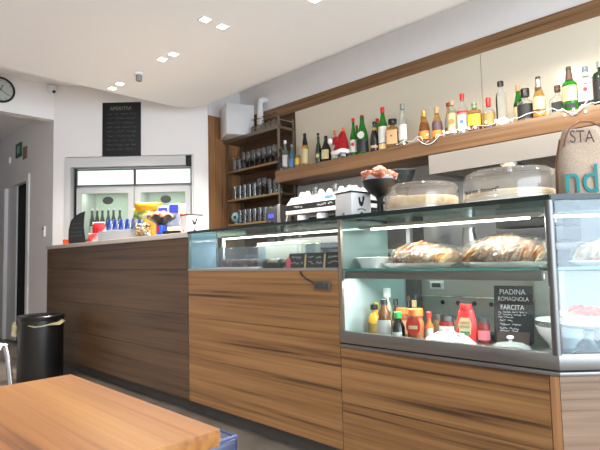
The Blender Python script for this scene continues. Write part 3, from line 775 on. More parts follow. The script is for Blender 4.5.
bs(3.076, .25, .0427, 'slope', G_BLACK, 'broad black cream-liqueur bottle left of the Santa hat', cap=('black', .12, .34), labels=[(.1, .45, 'cream', 48)])
bs(2.963, .28, .0257, 'bordeaux', G_CLEAR, 'white-labelled bottle with orange cap under the left of the Santa hat', cap=('orange', .13, .5), labels=[(.06, .5, 'white', 80)], liquid=(Q_PALE, .6))
bs(2.86, .285, .0276, 'bordeaux', G_BLACK, 'dark bottle with orange cap inside the Santa hat', cap=('orange', .13, .46), labels=[(.06, .3, 'white', 50)])
bs(2.745, .347, .0294, 'slope', G_GREEN, 'slim green bottle with red cap just right of the Santa hat', cap=('red', .1, .44), labels=[(.1, .42, 'white', 75)], emblem=('red', .3, .016))
bs(2.79, .31, .0227, 'slope', G_GREEN, 'thin green bottle with a dark red cap behind the Santa hat', cap=('darkred', .1, .5), labels=[(.1, .4, 'white', 60)], dx=.11)
bs(2.645, .353, .0468, 'slope', G_GREEN, 'large green vermouth bottle with round white emblem and dark lower half', cap=('darkred', .13, .3), labels=[(.05, .36, 'black', 85)], emblem=('white', .47, .032))
bs(2.56, .325, .0353, 'slope', G_GREEN, 'green bottle with red cap behind the large vermouth bottle', cap=('red', .12, .4), labels=[(.1, .4, 'cream', 60)], dx=.11)
bs(2.515, .267, .0349, 'slope', G_BLACK, 'black bottle with gold and black neck beside the large vermouth bottle', cap=('black', .1, .4), labels=[(.12, .2, 'tan', 60)], neck=(.7, .8, 'gold'))
bs(2.425, .373, .0365, 'tall', G_GREEN, 'tallest green bottle with red cap, white label and straw base', cap=('red', .13, .44), labels=[(.0, .14, 'straw', 179), (.16, .54, 'white', 100)])
bs(2.328, .247, .0443, 'square', G_AMB, 'square amaretto bottle with broad black cap and tan label', cap=('black', .16, .74), labels=[(.12, .6, 'tan', 48)], liquid=(Q_DARK, .55), sq=6, emblem=('red', .4, .008))
bs(2.228, .356, .0333, 'tall', G_CLEAR, 'tall clear bottle with a white ball stopper and yellow foot', cap=('grey', .13, .5), labels=[(.14, .5, 'white', 70)], liquid=(Q_GOLD, .1))
bs(2.085, .235, .0345, 'flask', G_AMB, 'left one of two cognac bottles with gold caps', cap=('gold', .22, .4), labels=[(.06, .3, 'orange', 70)], liquid=(Q_GOLD, .45), dx=.07)
bs(2.03, .255, .0382, 'slope', G_AMB, 'right one of two cognac bottles with gold caps', cap=('gold', .22, .4), labels=[(.06, .32, 'orange', 70)], liquid=(Q_AMB, .6))
bs(1.917, .255, .0354, 'slope', G_AMB, 'purple-brown bottle with paper collar and orange label', cap=('tan', .2, .5), labels=[(.06, .26, 'orange', 70), (.28, .55, 'purple', 100)], liquid=(Q_DARK, .3))
bs(1.85, .287, .0273, 'slope', G_AMB, 'slim grey-brown bottle with dark red cap behind the purple-brown one', cap=('darkred', .1, .5), labels=[(.3, .62, 'grey', 90)], liquid=(Q_PALE, .5), dx=.06)
bs(1.788, .276, .0308, 'cylinder', G_CLEAR, 'pale bottle with tan cap and round dark emblem', cap=('tan', .14, .46), labels=[(.12, .62, 'cream', 85)], liquid=(Q_PALE, .7), emblem=('olive', .38, .022))
bs(1.703, .308, .0379, 'bordeaux', G_CLEAR, 'clear vodka bottle with tall red cap and white label', cap=('red', .16, .4), labels=[(.1, .45, 'white', 70), (.5, .55, 'red', 70)], emblem=('blue', .28, .014))
bs(1.61, .219, .0446, 'square', G_AMB, 'squat amber bottle with a bright yellow oval label', cap=('green', .22, .4), labels=[(.18, .56, 'yellow', 55)], liquid=(Q_AMB, .6), sq=3)
bs(1.504, .227, .0401, 'squat', G_CLEAR, 'short bottle with a red top and olive label', cap=('red', .28, .4), labels=[(.1, .48, 'olive', 75)], liquid=(Q_AMB, .18))
cb = bs(1.41, .323, .0322, 'cylinder', G_CLEAR, 'tall clear bottle with black stopper and black side strip', cap=('black', .1, .6), labels=[(.04, .16, 'white', 80)])
bs(1.325, .295, .0317, 'slope', G_GREEN, 'green bottle with tan cap and long cream label', cap=('tan', .16, .46), labels=[(.04, .45, 'cream', 80)], neck=(.5, .56, 'black'), dx=.09)
bs(1.252, .233, .0485, 'squat', G_CLEAR, 'stout clear gin bottle with black label and black stopper', cap=('black', .24, .52), labels=[(.06, .5, 'black', 70)], dx=.02)
bs(1.156, .286, .0357, 'slope', G_AMB, 'pale gold bottle with silver neck and black cap', cap=('black', .06, .4), labels=[(.2, .5, 'cream', 70), (.04, .14, 'orange', 70)], neck=(.74, .94, 'grey'), liquid=(Q_PALE, .5))
bs(1.20, .255, .0239, 'bordeaux', G_CLEAR, 'slim bottle with black cap behind the pale gold one', cap=('black', .1, .6), labels=[(.1, .4, 'olive', 70)], dx=.11)
bs(1.055, .211, .048, 'squat', G_CLEAR, 'squat clear bottle with black arched label and wooden stopper', cap=('brown', .2, .36), labels=[(.12, .42, 'black', 34)], sq=3, dx=.055)
wb = bs(.965, .30, .0405, 'bordeaux', G_GREEN, 'green whiskey bottle with cream label and brown capsule', cap=('brown', .12, .34), labels=[(.22, .55, 'cream', 65), (.07, .16, 'black', 40)], neck=(.7, .93, 'brown'), emblem=('grey', .36, .012))
jb = bs(.877, .282, .0435, 'square', G_CLEAR, 'square bottle with white label and round red seal', cap=('blue', .14, .34), labels=[(.08, .17, 'black', 48), (.19, .66, 'white', 48)], sq=4, emblem=('red', .44, .013), neck=(.78, .86, 'white'), dx=.03)
text('lettering', 'JIM BEAM', .0175, BLACK, jb, (0, -.0508, .282*.56))
text('lettering', 'BOURBON', .009, LC['red'], jb, (0, -.0508, .282*.3))
text('lettering', 'IRISH', .012, LC['olive'], wb, (0, -.0472, .30*.49))
bs(.778, .279, .0473, 'cylinder', G_DKGREEN, 'dark green bottle with grey cap at the right edge of the photo', cap=('grey', .14, .5), labels=[(.1, .6, 'black', 70)], emblem=('white', .35, .01))
part('side_strip', lathe(BM(), [(.0370, .01), (.0370, .2), (.030, .235)], 6, a0=R(-165), a1=R(-125)), BLACK, cb)
# Santa hat
t = thing('santa_hat', 'red Santa hat with white trim pulled over two bottles', 'hat', (3.50, 2.885, SZ+.045), -90)
hb = lathe(BM(), [(.082, 0), (.078, .05), (.062, .11), (.04, .17), (.02, .205), (0, .215)], 22, sy=.72, wob=.05)
for v in hb.verts: v.co.x += .25*max(0, v.co.z-.08)*.6
part('cone', hb, mat('felt_red', (158, 16, 20), .9), t)
bb = BM(); tube(bb, [(.088*math.cos(2*PI*k/24), .066*math.sin(2*PI*k/24), .012+.006*math.sin(k)) for k in range(24)], .021, 8, True)
part('trim', bb, mat('plush_white', (232, 230, 228), .95, bump=.6, bscale=90), t)
part('tail', blob(BM(), (-.035, -.04, .125), (.042, .016, .038), .1, 2, 3, 3), MATS['felt_red'], t)
part('pompom', blob(BM(), (-.088, -.05, .125), (.026, .026, .026), .12, 4, 3, 2), MATS['plush_white'], t)
# fairy lights along the shelf edge
t = thing('fairy_lights', 'white string of lit fairy lights draped along the shelf edge', 'lights', (0, 0, 0))
rnd = random.Random(4); pts = []; y = 2.26
while y > .66:
    k = (2.26-y)
    pts.append((3.452+rnd.uniform(-.014, .012), y, SZ+.012+rnd.uniform(-.004, .03)+(-.045 if (2.02 > y > 1.9 or .98 > y > .90) else 0))); y -= .028
part('wire', tube(BM(), pts, .0028, 6), WPLAST, t)
part('wire_loop', tube(BM(), [(3.44, 1.0-.17*k/14, SZ+.02-.055*math.sin(PI*k/14)+.05*(k/14)**2) for k in range(15)], .0035, 6), WPLAST, t)
part('wire_loop', tube(BM(), [(3.44, 2.06-.2*k/14, SZ+.02-.06*math.sin(PI*k/14)) for k in range(15)], .003, 6), WPLAST, t)
FL = mat('fairy_bulb', (255, 255, 255), .4, emit=(240, 246, 255), estr=7)
bl = None
for y in [1.83, 1.80, 1.77, 1.755, 1.735, 1.70, 1.67, 1.63, 1.58, 1.5, 1.43, 1.41, 1.39, 1.37, 1.345, 1.32, .985, .93, .865, 2.18, 1.97]:
    loc = (3.44, y, SZ+.012+rnd.uniform(-.006, .03)-(.04 if y in (.985, .93, .865) else 0))
    if bl is None:
        bl = link('bulb', blob(BM(), (0, 0, 0), (.0045, .0045, .006), 0, 1, 2), FL, t); bl.location = loc
    else:
        c = bl.copy(); COL.objects.link(c); c.location = loc

# ================================================================== ON THE LEFT COUNTER
CT = 1.2
t = thing('slate_sign', 'black half-moon slate sign on the left end of the counter', 'sign', (1.935, 4.93, CT), -62)
poly = [(-.095, 0), (.10, 0), (.085, .09), (.075, .16), (.078, .24), (.088, .315), (.03, .30), (-.03, .27), (-.075, .225), (-.098, .14), (-.1, .05)]
part('slate', slabxz(BM(), poly, -.004, .004), SLATE, t); part('foot', box(BM(), -.06, .06, -.02, .05, 0, .015), BLACK, t)
scribble('chalk_writing', [(-.06, .05, .20, .016), (-.07, .05, .16, .016), (-.07, .06, .12, .016), (-.07, .06, .08, .016)], CHALKD, t, -.0046, .0022, 9)
t = thing('orange_lamp', 'small orange glowing candle holder at the left end of the counter', 'candle', (1.90, 5.10, CT))
part('glass', lathe(BM(), [(0, 0), (.03, 0), (.036, .05), (.034, .05), (.027, .006), (0, .006)], 18), thin('orange_glass', (240, 150, 80), .8, .05, .5, (230, 130, 60)), t)
part('wax', cyl(BM(), 0, 0, .006, .03, .026, 16), mat('wax', (244, 190, 130), .5, emit=(255, 150, 60), estr=.6), t)
PINKF = mottled('red_white_packet', [(.4, (160, 20, 28)), (.5, (190, 90, 90)), (.6, (206, 198, 196))], 14, .35)
def packet(name, label, loc, rz, w, h, m, lean=10, d=.03, cat='packet', group=None, seal=None, roll=0):
    t = thing(name, label, cat, loc, rz, group, (R(-lean), R(roll)))
    bm = BM(); nx, nz = 10, 12; vs = {}
    for s in (-1, 1):
        for i in range(nx+1):
            for k in range(nz+1):
                u, v = i/nx*2-1, k/nz*2-1
                bul = (1-u**4)*(1-v**4)*d/2*(1+.3*noise.noise(Vector((u*3, v*3, s+loc[1]*9))))
                vs[s, i, k] = bm.verts.new((u*w/2*(1-.04*(1-abs(v))), s*bul, h/2+v*h/2))
        for i in range(nx):
            for k in range(nz):
                q = (vs[s, i, k], vs[s, i+1, k], vs[s, i+1, k+1], vs[s, i, k+1]); bm.faces.new(q if s < 0 else q[::-1])
    bmesh.ops.remove_doubles(bm, verts=bm.verts[:], dist=1e-5)
    part('bag', bm, m, t, 60)
    if seal: part('seal', box(BM(), -w/2*.98, w/2*.98, -.002, .002, h-.018, h+.006), seal, t)
    return t
packet('sweet_packet', 'red upright sweet packet right of the half-moon slate', (1.985, 4.58, CT), -50, .12, .19, mat('packet_red', (160, 18, 28), .4), 6, .05, seal=WPLAST)
packet('snack_packet', 'red and white patterned packet lying in front of the red one', (1.92, 4.50, CT), -50, .14, .09, PINKF, 18, .05)
t = thing('snack_display_tray', 'sloping grey display tray holding blue and white snack bars', 'tray', (1.99, 4.08, CT), -58)
b = BM(); sidepoly(b, [(-.09, 0), (.09, 0), (.09, .15), (.07, .15), (-.08, .055), (-.09, .055)], -.18, .18)
part('holder', b, mat('tray_grey', (120, 120, 124), .4), t); part('lip', box(BM(), -.18, .18, -.098, -.09, 0, .075), mat('lip_clear', (146, 147, 150), .25), t)
BLUEW = mottled('blue_white_wrapper', [(.44, (26, 54, 150)), (.52, (90, 118, 184)), (.6, (190, 196, 206))], 34, .3, stretch=(1, 1, .35))
pr_ = None
for k in range(6):
    x = -.145+k*.058; wx, wy = 1.99+x*math.cos(R(-58)), 4.08+x*math.sin(R(-58))
    lab = 'blue and white snack bar standing %s in the sloping tray' % ('leftmost', 'second from left', 'third from left', 'fourth from left', 'fifth from left', 'rightmost')[k]
    if pr_ is None: pr_ = packet('snack_bar', lab, (wx, wy, CT+.075), -58, .052, .11, BLUEW, -14, .02, 'snack', 'snack bars in the sloping tray', roll=18)
    else:
        c = dup(pr_, (wx, wy, CT+.075), None, lab)
YEL = mottled('yellow_wrapper', [(.35, (176, 116, 14)), (.6, (214, 164, 24)), (.75, (226, 200, 110))], 10, .3)
packet('yellow_snack_bag', 'bright yellow snack bag standing behind the left cookie jar', (2.20, 3.98, CT), -50, .17, .25, YEL, 8, .06, seal=None)
packet('yellow_snack_bag', 'bright yellow snack bag tilted on top above the clear cookie jar', (2.06, 3.78, CT+.225), -40, .22, .08, YEL, -20, .06)
packet('green_snack_bag', 'green and white snack bag squeezed over the clear cookie jar', (2.03, 3.80, CT+.165), -55, .2, .10, mottled('green_wrapper', [(.38, (40, 110, 56)), (.52, (190, 172, 84)), (.64, (196, 200, 192))], 16, .3), 10, .06)
GREYW = mottled('grey_blue_wrapper', [(.45, (126, 136, 160)), (.6, (162, 170, 186))], 6, .3)
gp_ = packet('grey_snack_bag', 'silver-grey snack bag with dark blue square, left one behind the flower bowl', (2.10, 3.60, CT+.02), -50, .13, .245, GREYW, 6, .05)
part('blue_square', slabxz(BM(), [(-.04, .17), (.03, .17), (.03, .22), (-.04, .22)], -.034, -.03), mat('ink_blue', (36, 48, 150), .4), gp_)
gp_ = packet('grey_snack_bag', 'silver-grey snack bag with dark blue square, right one behind the flower bowl', (2.12, 3.45, CT+.02), -50, .14, .25, GREYW, 6, .05)
part('blue_square', slabxz(BM(), [(-.05, .17), (.02, .17), (.02, .235), (-.05, .235)], -.034, -.03), MATS['ink_blue'], gp_)
# clear cookie jar
t = thing('cookie_jar', 'round clear jar full of wrapped biscuits on the counter', 'jar', (2.0, 3.74, CT))
part('glass', lathe(BM(), [(0, 0), (.085, 0), (.1, .02), (.1, .12), (.085, .15), (.088, .16), (.084, .16), (.08, .148), (.095, .12), (.095, .02), (0, .008)], 26), CLEAR, t)
rnd = random.Random(11)
BIS = [mottled('biscuit_wrap', [(.35, (92, 66, 40)), (.5, (150, 126, 92)), (.65, (190, 182, 168))], 30, .35), mat('biscuit_gold', (150, 112, 58), .4), mat('biscuit_white', (176, 172, 164), .4)]
for k in range(16):
    a = k*2.4; rr = .028+.038*((k*7) % 5)/5; z = .03+.025*(k//4)
    o = single('wrapped_biscuit', blob(BM(), (0, 0, 0), (.026, .02, .016), .25, 2, 2, k), BIS[k % 3], 'small wrapped biscuit inside the clear cookie jar', 'biscuit', (2.0+rr*math.cos(a), 3.74+rr*math.sin(a), CT+z), k*40, 'wrapped biscuits in the cookie jar')
# black scalloped bowl on a blue cup with pink flowers
t = thing('blue_cup', 'bright blue cup under the black scalloped bowl', 'cup', (1.96, 3.40, CT))
part('body', lathe(BM(), [(0, 0), (.034, 0), (.04, .085), (.037, .085), (.031, .006), (0, .006)], 18), mat('blue_cup', (24, 70, 190), .3), t)
part('sticker', lathe(BM(), [(.0375, .04), (.0395, .075)], 8, a0=R(170), a1=R(215)), RED, t)
t = thing('scalloped_bowl', 'black scalloped bowl of pink puffs standing on the blue cup', 'bowl', (1.96, 3.40, CT+.086))
prof = [(0, 0), (.03, 0), (.05, .02), (.085, .045), (.105, .062)]
sb = BM(); lathe(sb, prof, 40)
for v in sb.verts:
    rr = math.hypot(v.co.x, v.co.y); a = math.atan2(v.co.y, v.co.x)
    v.co.z += .014*math.sin(a*7)*(rr/.105)**3
part('bowl', sb, BLACK, t)
PNK = mottled('pink_puff', [(.35, (160, 84, 62)), (.55, (196, 128, 100)), (.7, (214, 166, 140))], 20, .7)
for k in range(11):
    a = k*2.4; rr = .075*math.sqrt((k+.4)/11)
    single('pink_puff', blob(BM(), (0, 0, 0), (.028, .028, .024), .22, 2.2, 2, k+30), PNK, 'pink puff sweet heaped in the black scalloped bowl', 'sweet', (1.96+rr*math.cos(a), 3.40+rr*math.sin(a), CT+.086+.062+.03*(1-rr/.08)), 0, 'pink puffs in the scalloped bowl')
t = thing('orange_capped_jar', 'pale jar with an orange cap beside the scalloped bowl', 'jar', (2.10, 3.30, CT))
part('body', lathe(BM(), [(0, 0), (.036, 0), (.038, .02), (.038, .11), (.03, .13), (0, .13)], 18), mat('jar_cream', (216, 206, 160), .3), t)
part('cap', cyl(BM(), 0, 0, .13, .17, .034, 18), CC['orange'], t)
t = thing('sugar_tray', 'low black tray of sugar sachets beside the white rooster box', 'tray', (1.98, 3.205, CT), -60)
b = BM(); box(b, -.085, .085, -.05, .05, 0, .006); box(b, -.085, .085, -.054, -.05, 0, .03); box(b, -.085, .085, .05, .054, 0, .03); box(b, -.089, -.085, -.054, .054, 0, .03); box(b, .085, .089, -.054, .054, 0, .03)
part('tray', b, BLACK, t)
for k in range(6):
    single('sugar_sachet', box(BM(), -.025, .025, -.004, .004, 0, .055, .002), mat('sachet', (222, 196, 150) if k % 2 else (226, 210, 180), .6), 'paper sugar sachet standing in the low black tray', 'sachet', (1.98+(-.055+k*.022)*math.cos(R(-60)), 3.205+(-.055+k*.022)*math.sin(R(-60)), CT+.007), -10, 'sugar sachets in the black tray')
ROOST = [(-.012, .0), (.002, -.006), (.012, .004), (.016, .022), (.022, .034), (.02, .046), (.012, .048), (.008, .04), (.008, .028), (0, .016), (-.006, .022), (-.008, .036), (-.016, .044), (-.02, .034), (-.018, .014)]
def rooster_box(label, loc, rz, s, sx, sy, h):
    t = thing('rooster_tin', label, 'box', loc, rz)
    part('body', box(BM(), -sx/2, sx/2, -sy/2, sy/2, 0, h, .003), WCARD, t)
    part('lid', box(BM(), -sx/2-.003, sx/2+.003, -sy/2-.003, sy/2+.003, h, h+.008, .002), BLACK, t)
    part('rooster_emblem', slabxz(BM(), [(x*s, z*s+h*.5) for x, z in ROOST], -sy/2-.001, -sy/2), BLACK, t)
    arc = BM()
    for k in range(9):
        a = R(150-120*k/8); box(arc, math.cos(a)*.03*s-.0022*s, math.cos(a)*.03*s+.0022*s, -sy/2-.001, -sy/2, h*.24+math.sin(a)*.012*s, h*.24+math.sin(a)*.012*s+.006*s)
    part('lettering', arc, DGREY, t)
    u = cyl(BM(), 0, 0, 0, .001, .010*s, 18); u.transform(Matrix.Translation((0, -sy/2, h*.16)) @ Matrix.Rotation(R(90), 4, 'X'))
    part('seal', u, DGREY, t)
    u = cyl(BM(), 0, 0, 0, .001, .009*s, 18); u.transform(Matrix.Translation((-sx/2, 0, h*.16)) @ Matrix.Rotation(R(-90), 4, 'Y'))
    part('seal', u, GREY, t)
    return t
rooster_box('white tin with black lid and rooster emblem at the right end of the left counter', (1.965, 3.0, CT), -8, .9, .12, .1, .125)
# ================================================================== ON THE DISPLAY CASES
TT = 1.2
rooster_box('larger white tin with black lid and rooster emblem beside the goblet of pastries', (1.99, 1.575, TT), -8, 1, .135, .12, .125)
t = thing('coffee_cup', 'white coffee cup upside down on the larger rooster tin', 'cup', (2.03, 1.60, TT+.134))
part('bowl', lathe(BM(), [(.042, 0), (.04, .015), (.03, .03), (.018, .036), (0, .036)], 20), PORC, t)
part('foot_ring', lathe(BM(), [(.02, .036), (.02, .042), (.016, .042), (.016, .036)], 20), PORC, t)
t = thing('black_goblet', 'wide black goblet bowl full of pastries on the glass case', 'bowl', (2.02, 1.43, TT))
part('bowl', lathe(BM(), [(0, .095), (.02, .098), (.05, .118), (.078, .15), (.088, .178), (.085, .178), (.05, .125), (0, .11)], 30), BLACK, t)
part('stem', lathe(BM(), [(0, 0), (.045, 0), (.04, .008), (.016, .02), (.014, .08), (.022, .1)], 24), BLACK, t)
pb = BM(); lathe(pb, [(.03, .155), (.066, .165), (.088, .187)], 30)
for v in pb.verts:
    a = math.atan2(v.co.y, v.co.x); v.co.z += .012*math.sin(a*6+1) if v.co.z > .18 else 0
part('paper_liner', pb, WCARD, t)
CRO = mottled('pastry_brown', [(.35, (120, 58, 38)), (.52, (176, 104, 76)), (.7, (212, 152, 122))], 26, .55)
for k, (x, y, z, s) in enumerate([(-.045, .03, .205, 1), (.04, .035, .205, 1), (-.04, -.035, .207, 1), (.045, -.03, .205, 1.0), (0, 0, .225, 1.05), (-.005, -.05, .2, .9), (.0, .055, .2, .9)]):
    single('pastry', blob(BM(), (0, 0, 0), (.042*s, .034*s, .026*s), .25, 2.3, 3, k+5), CRO, 'puffy brown pastry heaped in the black goblet bowl', 'pastry', (2.02+x, 1.43+y, TT+z), k*50, 'pastries in the black goblet')
# cake domes
def dome(label, loc, r, h, boardm, boardr, zb, knob, textline=None, cake=True):
    t = thing('cake_dome', label, 'cake dome', loc)
    b = part('base', lathe(BM(), [(0, 0), (r*.98, 0), (r*1.01, .012), (r*.96, .016), (0, .014)], 40), PORC, t)
    part('dome', lathe(BM(), [(r*.98, .016), (r*.985, h*.6), (r*.965, h*.8), (r*.90, h*.94), (r*.82, h), (0, h*1.01)], 44), thin('dome_plastic', (240, 239, 238), 1.3, .04, .05, (236, 232, 228)), t)
    part('rim', lathe(BM(), [(r*.985, .016), (r*1.0, .018), (r*1.0, .028), (r*.985, .03)], 44), thin('dome_rim', (230, 228, 224), 1.5, .05, .3), t)
    if knob: part('knob', lathe(BM(), [(0, h), (.014, h), (.011, h+.012), (.03, h+.022), (.036, h+.034), (.022, h+.037), (0, h+.032)], 8), CHROME, t)
    return t
dome('low cake dome without a knob, left of the knobbed one', (2.06, 1.222, TT), .174, .135, WOODT, .16, .016, False)
single('round_cake', lathe(BM(), [(0, 0), (.16, 0), (.163, .008), (.163, .05), (.158, .056), (0, .058)], 36), mottled('cake_tan', [(.35, (206, 168, 116)), (.65, (236, 214, 178))], 18, .6), 'flat tan cake under the low left dome', 'cake', (2.06, 1.222, TT+.0155))
dm = dome('taller cake dome with a metal knob and printed words', (2.06, .812, TT), .187, .14, WOODT, .17, .016, True)
single('round_cake', lathe(BM(), [(0, 0), (.165, 0), (.17, .01), (.17, .032), (.165, .038), (0, .04)], 36), mottled('cake_cream', [(.35, (222, 200, 156)), (.65, (240, 230, 204))], 16, .6), 'low cream-coloured cake under the knobbed dome', 'cake', (2.06, .812, TT+.0155))
tl = text('lettering', '"life is not dessert"', .0235, mat('brown_print', (44, 32, 26), .7), None, (-.098, .0, .052), bend=.1885, bold=.0005)
tl.parent = dm; tl.rotation_euler = (0, 0, R(-78))
# tote bag
t = thing('burlap_bag', 'tan burlap bag with teal letters standing on the case corner', 'bag', (2.052, .540, TT), -YAW)
BUR = mottled('burlap', [(.35, (134, 116, 98)), (.65, (158, 138, 118))], 300, .9, 3, .25)
bw = .096
gb_ = BM(); nz_ = 14; rings = []
for k in range(nz_+1):
    f = k/nz_; z = f*.262; ww = bw*(1-.04*f-.42*max(0, f-.45)**1.6*1.9); dd = .045*(1-f**2*.82)+.004
    rings.append([gb_.verts.new((ww*math.copysign(abs(math.cos(a))**.7, math.cos(a)), dd*math.copysign(abs(math.sin(a))**.7, math.sin(a)), z+(.008*math.sin(a*3+f*4) if 0 < k < nz_ else 0))) for a in [2*PI*i/28 for i in range(28)]])
for a, b in zip(rings, rings[1:]):
    for i in range(28): gb_.faces.new((a[i], a[(i+1) % 28], b[(i+1) % 28], b[i]))
gb_.faces.new(rings[0][::-1]); gb_.faces.new(rings[-1])
part('bag', gb_, BUR, t)
TE = mat('teal_print', (16, 104, 104), .85)
text('lettering', 'nd', .15, TE, t, (-.034, -.0535, .064), sx=.88)
text('lettering', 'STA', .066, mat('brown_ink', (60, 48, 42), .8), t, (-.014, -.037, .224), sx=.8)
ROPE = mat('rope_brown', (112, 70, 46), .8)
part('handle', tube(BM(), [(-.078, -.03, .19), (-.074, -.042, .23), (-.055, -.04, .262), (-.02, -.036, .282), (.02, -.036, .282), (.055, -.04, .262), (.076, -.042, .225), (.082, -.03, .185)], .004), ROPE, t)
part('handle', tube(BM(), [(-.06, .03, .22), (-.03, .03, .268), (.03, .03, .268), (.06, .03, .22)], .004), ROPE, t)
part('side_seam', tube(BM(), [(-bw-.002, 0, .0), (-bw-.001, 0, .1), (-bw*.93, 0, .17), (-bw*.8, 0, .225)], .003), ROPE, t)

# ================================================================== IN THE PASTRY CASE
PZ = .957
PLB = thin('clear_box_plastic', (232, 236, 240), 1.0, .06, .022, (224, 228, 236))
CHOC = mottled('pastry_choc', [(.35, (70, 30, 30)), (.6, (118, 62, 58)), (.75, (180, 120, 110))], 22, .6)
def clear_box(label, y0, y1, xa, xb, h, items, im, igroup, ilabel, iname):
    t = thing('pastry_box', label, 'box', ((xa+xb)/2, (y0+y1)/2, PZ))
    a, b_ = (xb-xa)/2, (y1-y0)/2; b = BM()
    box(b, -a, -a+.003, -b_, b_, .006, h); box(b, a-.003, a, -b_, b_, .006, h); box(b, -a, a, -b_, -b_+.003, .006, h); box(b, -a, a, b_-.003, b_, .006, h)
    part('walls', b, PLB, t); part('base', box(BM(), -a, a, -b_, b_, 0, .006), WPLAST, t)
    part('lid', box(BM(), -a-.004, a+.004, -b_-.004, b_+.004, h, h+.004, .0015), PLB, t)
    n = items; k = 0
    for i in range(n):
        for j in range(2):
            single(iname, blob(BM(), (0, 0, 0), (.027, .025, .026), .2, 2.2, 2, k+int(y0*50)), im[k % len(im)], ilabel, 'pastry', ((xa+xb)/2-.035+j*.06, y0+.035+i*(y1-y0-.07)/(n-1), PZ+.03), k*30, igroup); k += 1
clear_box('clear plastic box of dark pastries at the left of the low case', 2.34, 2.66, 1.93, 2.07, .125, 7, [CHOC], 'dark pastries in the left clear box', 'small dark pastry in the left clear box', 'dark_pastry')
clear_box('clear plastic box of mixed pastries in the middle of the low case', 1.95, 2.28, 1.96, 2.1, .13, 7, [CHOC, mat('choux', (206, 170, 120), .6), mat('cream_puff', (226, 206, 188), .6)], 'mixed pastries in the middle clear box', 'small mixed pastry in the middle clear box', 'mixed_pastry')
t = thing('black_tray', 'black oval tray in front of the mixed pastries', 'tray', (1.90, 2.09, PZ))
part('tray', lathe(BM(), [(0, 0), (.08, 0), (.1, .03), (.095, .03), (.076, .006), (0, .006)], 26, sx=.4, sy=1), BLACK, t)
clear_box('clear plastic box at the right of the low case behind the price cards', 1.60, 1.9, 1.97, 2.1, .125, 5, [mat('biscuit_tan', (190, 150, 104), .6)], 'biscuits in the right clear box', 'tan biscuit in the right clear box', 'tan_biscuit')
single('pink_ticket', box(BM(), -.012, .012, -.003, .003, 0, .05), mat('pink_card', (226, 70, 96), .6), 'small pink ticket standing left of the price cards', 'ticket', (1.89, 1.95, PZ), -80)
for k, (y, lab) in enumerate(((1.895, 'leftmost of the three black chalk price cards'), (1.765, 'middle one of the three black chalk price cards'), (1.63, 'rightmost of the three black chalk price cards'))):
    t = thing('price_card', lab, 'price card', (1.90, y, PZ), -84, 'price cards in the low case', (R(-8), 0))
    part('board', box(BM(), -.058, .058, -.003, .003, 0, .078), SLATE, t); part('side_block', box(BM(), -.07, -.059, -.004, .01, 0, .07), mat('card_wood', (196, 160, 110), .6), t)
    scribble('chalk_writing', [(-.045, .045, .055, .014), (-.045, .045, .026, .018)], CHALK, t, -.0034, .0022, 20+k)
t = thing('white_cake_box', 'white cake box behind the clear pastry boxes', 'box', (2.26, 2.33, PZ))
part('carton', box(BM(), -.09, .09, -.2, .2, 0, .145, .003), mat('cream_card', (186, 176, 152), .5), t)
part('lid', box(BM(), -.094, .094, -.204, .204, .145, .16, .002), mat('cream_card2', (200, 192, 172), .5), t)

# ================================================================== IN THE SANDWICH CASE, UPPER SHELF
UZ = .952
WRAP = thin('food_wrap', (250, 247, 243), 2.2, .07, .08, (240, 236, 230), 1.0, 75)
LOAF = mottled('toasted_bread', [(.3, (104, 60, 26)), (.42, (176, 118, 62)), (.54, (222, 176, 116)), (.66, (244, 222, 184))], 17, .55, 6, .6)
HAM = mottled('filling_mix', [(.35, (150, 60, 44)), (.5, (214, 140, 90)), (.65, (110, 130, 50))], 24, .5)
def tray(label, loc, rz, w, d):
    t = thing('serving_tray', label, 'tray', loc, rz)
    b = BM(); lathe(b, [(0, 0), (w*.42, 0), (w*.5, .022), (w*.49, .022), (w*.41, .004), (0, .004)], 32, 4, 1, d/w)
    part('tray', b, thin('tray_clear', (230, 234, 234), 1.4, .08, .35, (222, 222, 220)), t); return t
def sandwiches(label, loc, rz, L, Wd, H, seed, lob):
    t = thing('sandwich_package', label, 'sandwich', loc, rz)
    rnd = random.Random(seed)
    for k in range(lob):          # folded flat breads leaning on each other, a filling between
        f = (k+.5)/lob; x = -L/2+.03+f*(L-.06); hh = H*(.60+.36*math.sin(PI*min(1, f*.9+.16)))
        ang = R(rnd.uniform(26, 48)); tw = R(rnd.uniform(-14, 14))
        m = Matrix.Translation((x, rnd.uniform(-.012, .012), hh*.5)) @ Matrix.Rotation(tw, 4, 'Z') @ Matrix.Rotation(ang-R(90), 4, 'Y')
        for s_ in (-1, 1):
            p = blob(BM(), (0, 0, 0), (hh*.62, Wd*.44, .0095), .22, 3.2, 3, seed*31+k*2+s_)
            for v in p.verts: v.co.z += s_*.0085+.007*noise.noise(Vector((v.co.x*32, v.co.y*32, k*3.1+s_)))
            p.transform(m); part('bread', p, LOAF, t)
        q = blob(BM(), (0, 0, 0), (hh*.58, Wd*.45, .006), .3, 6, 3, seed*10+k+50)
        q.transform(m); part('filling', q, HAM, t)
    wr = blob(BM(), (0, 0, 0), (L*.54, Wd*.58, H*.66), .06, 2.2, 5, seed+77)
    for v in wr.verts:            # film pulled tight over the bread: creased
        n_ = noise.noise(v.co*Vector((38, 38, 38)).length/42)*.5+noise.noise(v.co*70+Vector((seed, 0, 0)))*.35
        v.co += v.co.normalized()*.012*n_; v.co.z = max(v.co.z*.86+H*.42, .002)
    part('film', wr, WRAP, t, 180)
    return t
tray('clear tray under the left wrapped sandwiches', (2.035, 1.225, UZ), -90, .40, .2)
sandwiches('left film-wrapped package of toasted flatbread sandwiches on the glass shelf', (2.035, 1.205, UZ+.006), -92, .34, .17, .112, 1, 9)
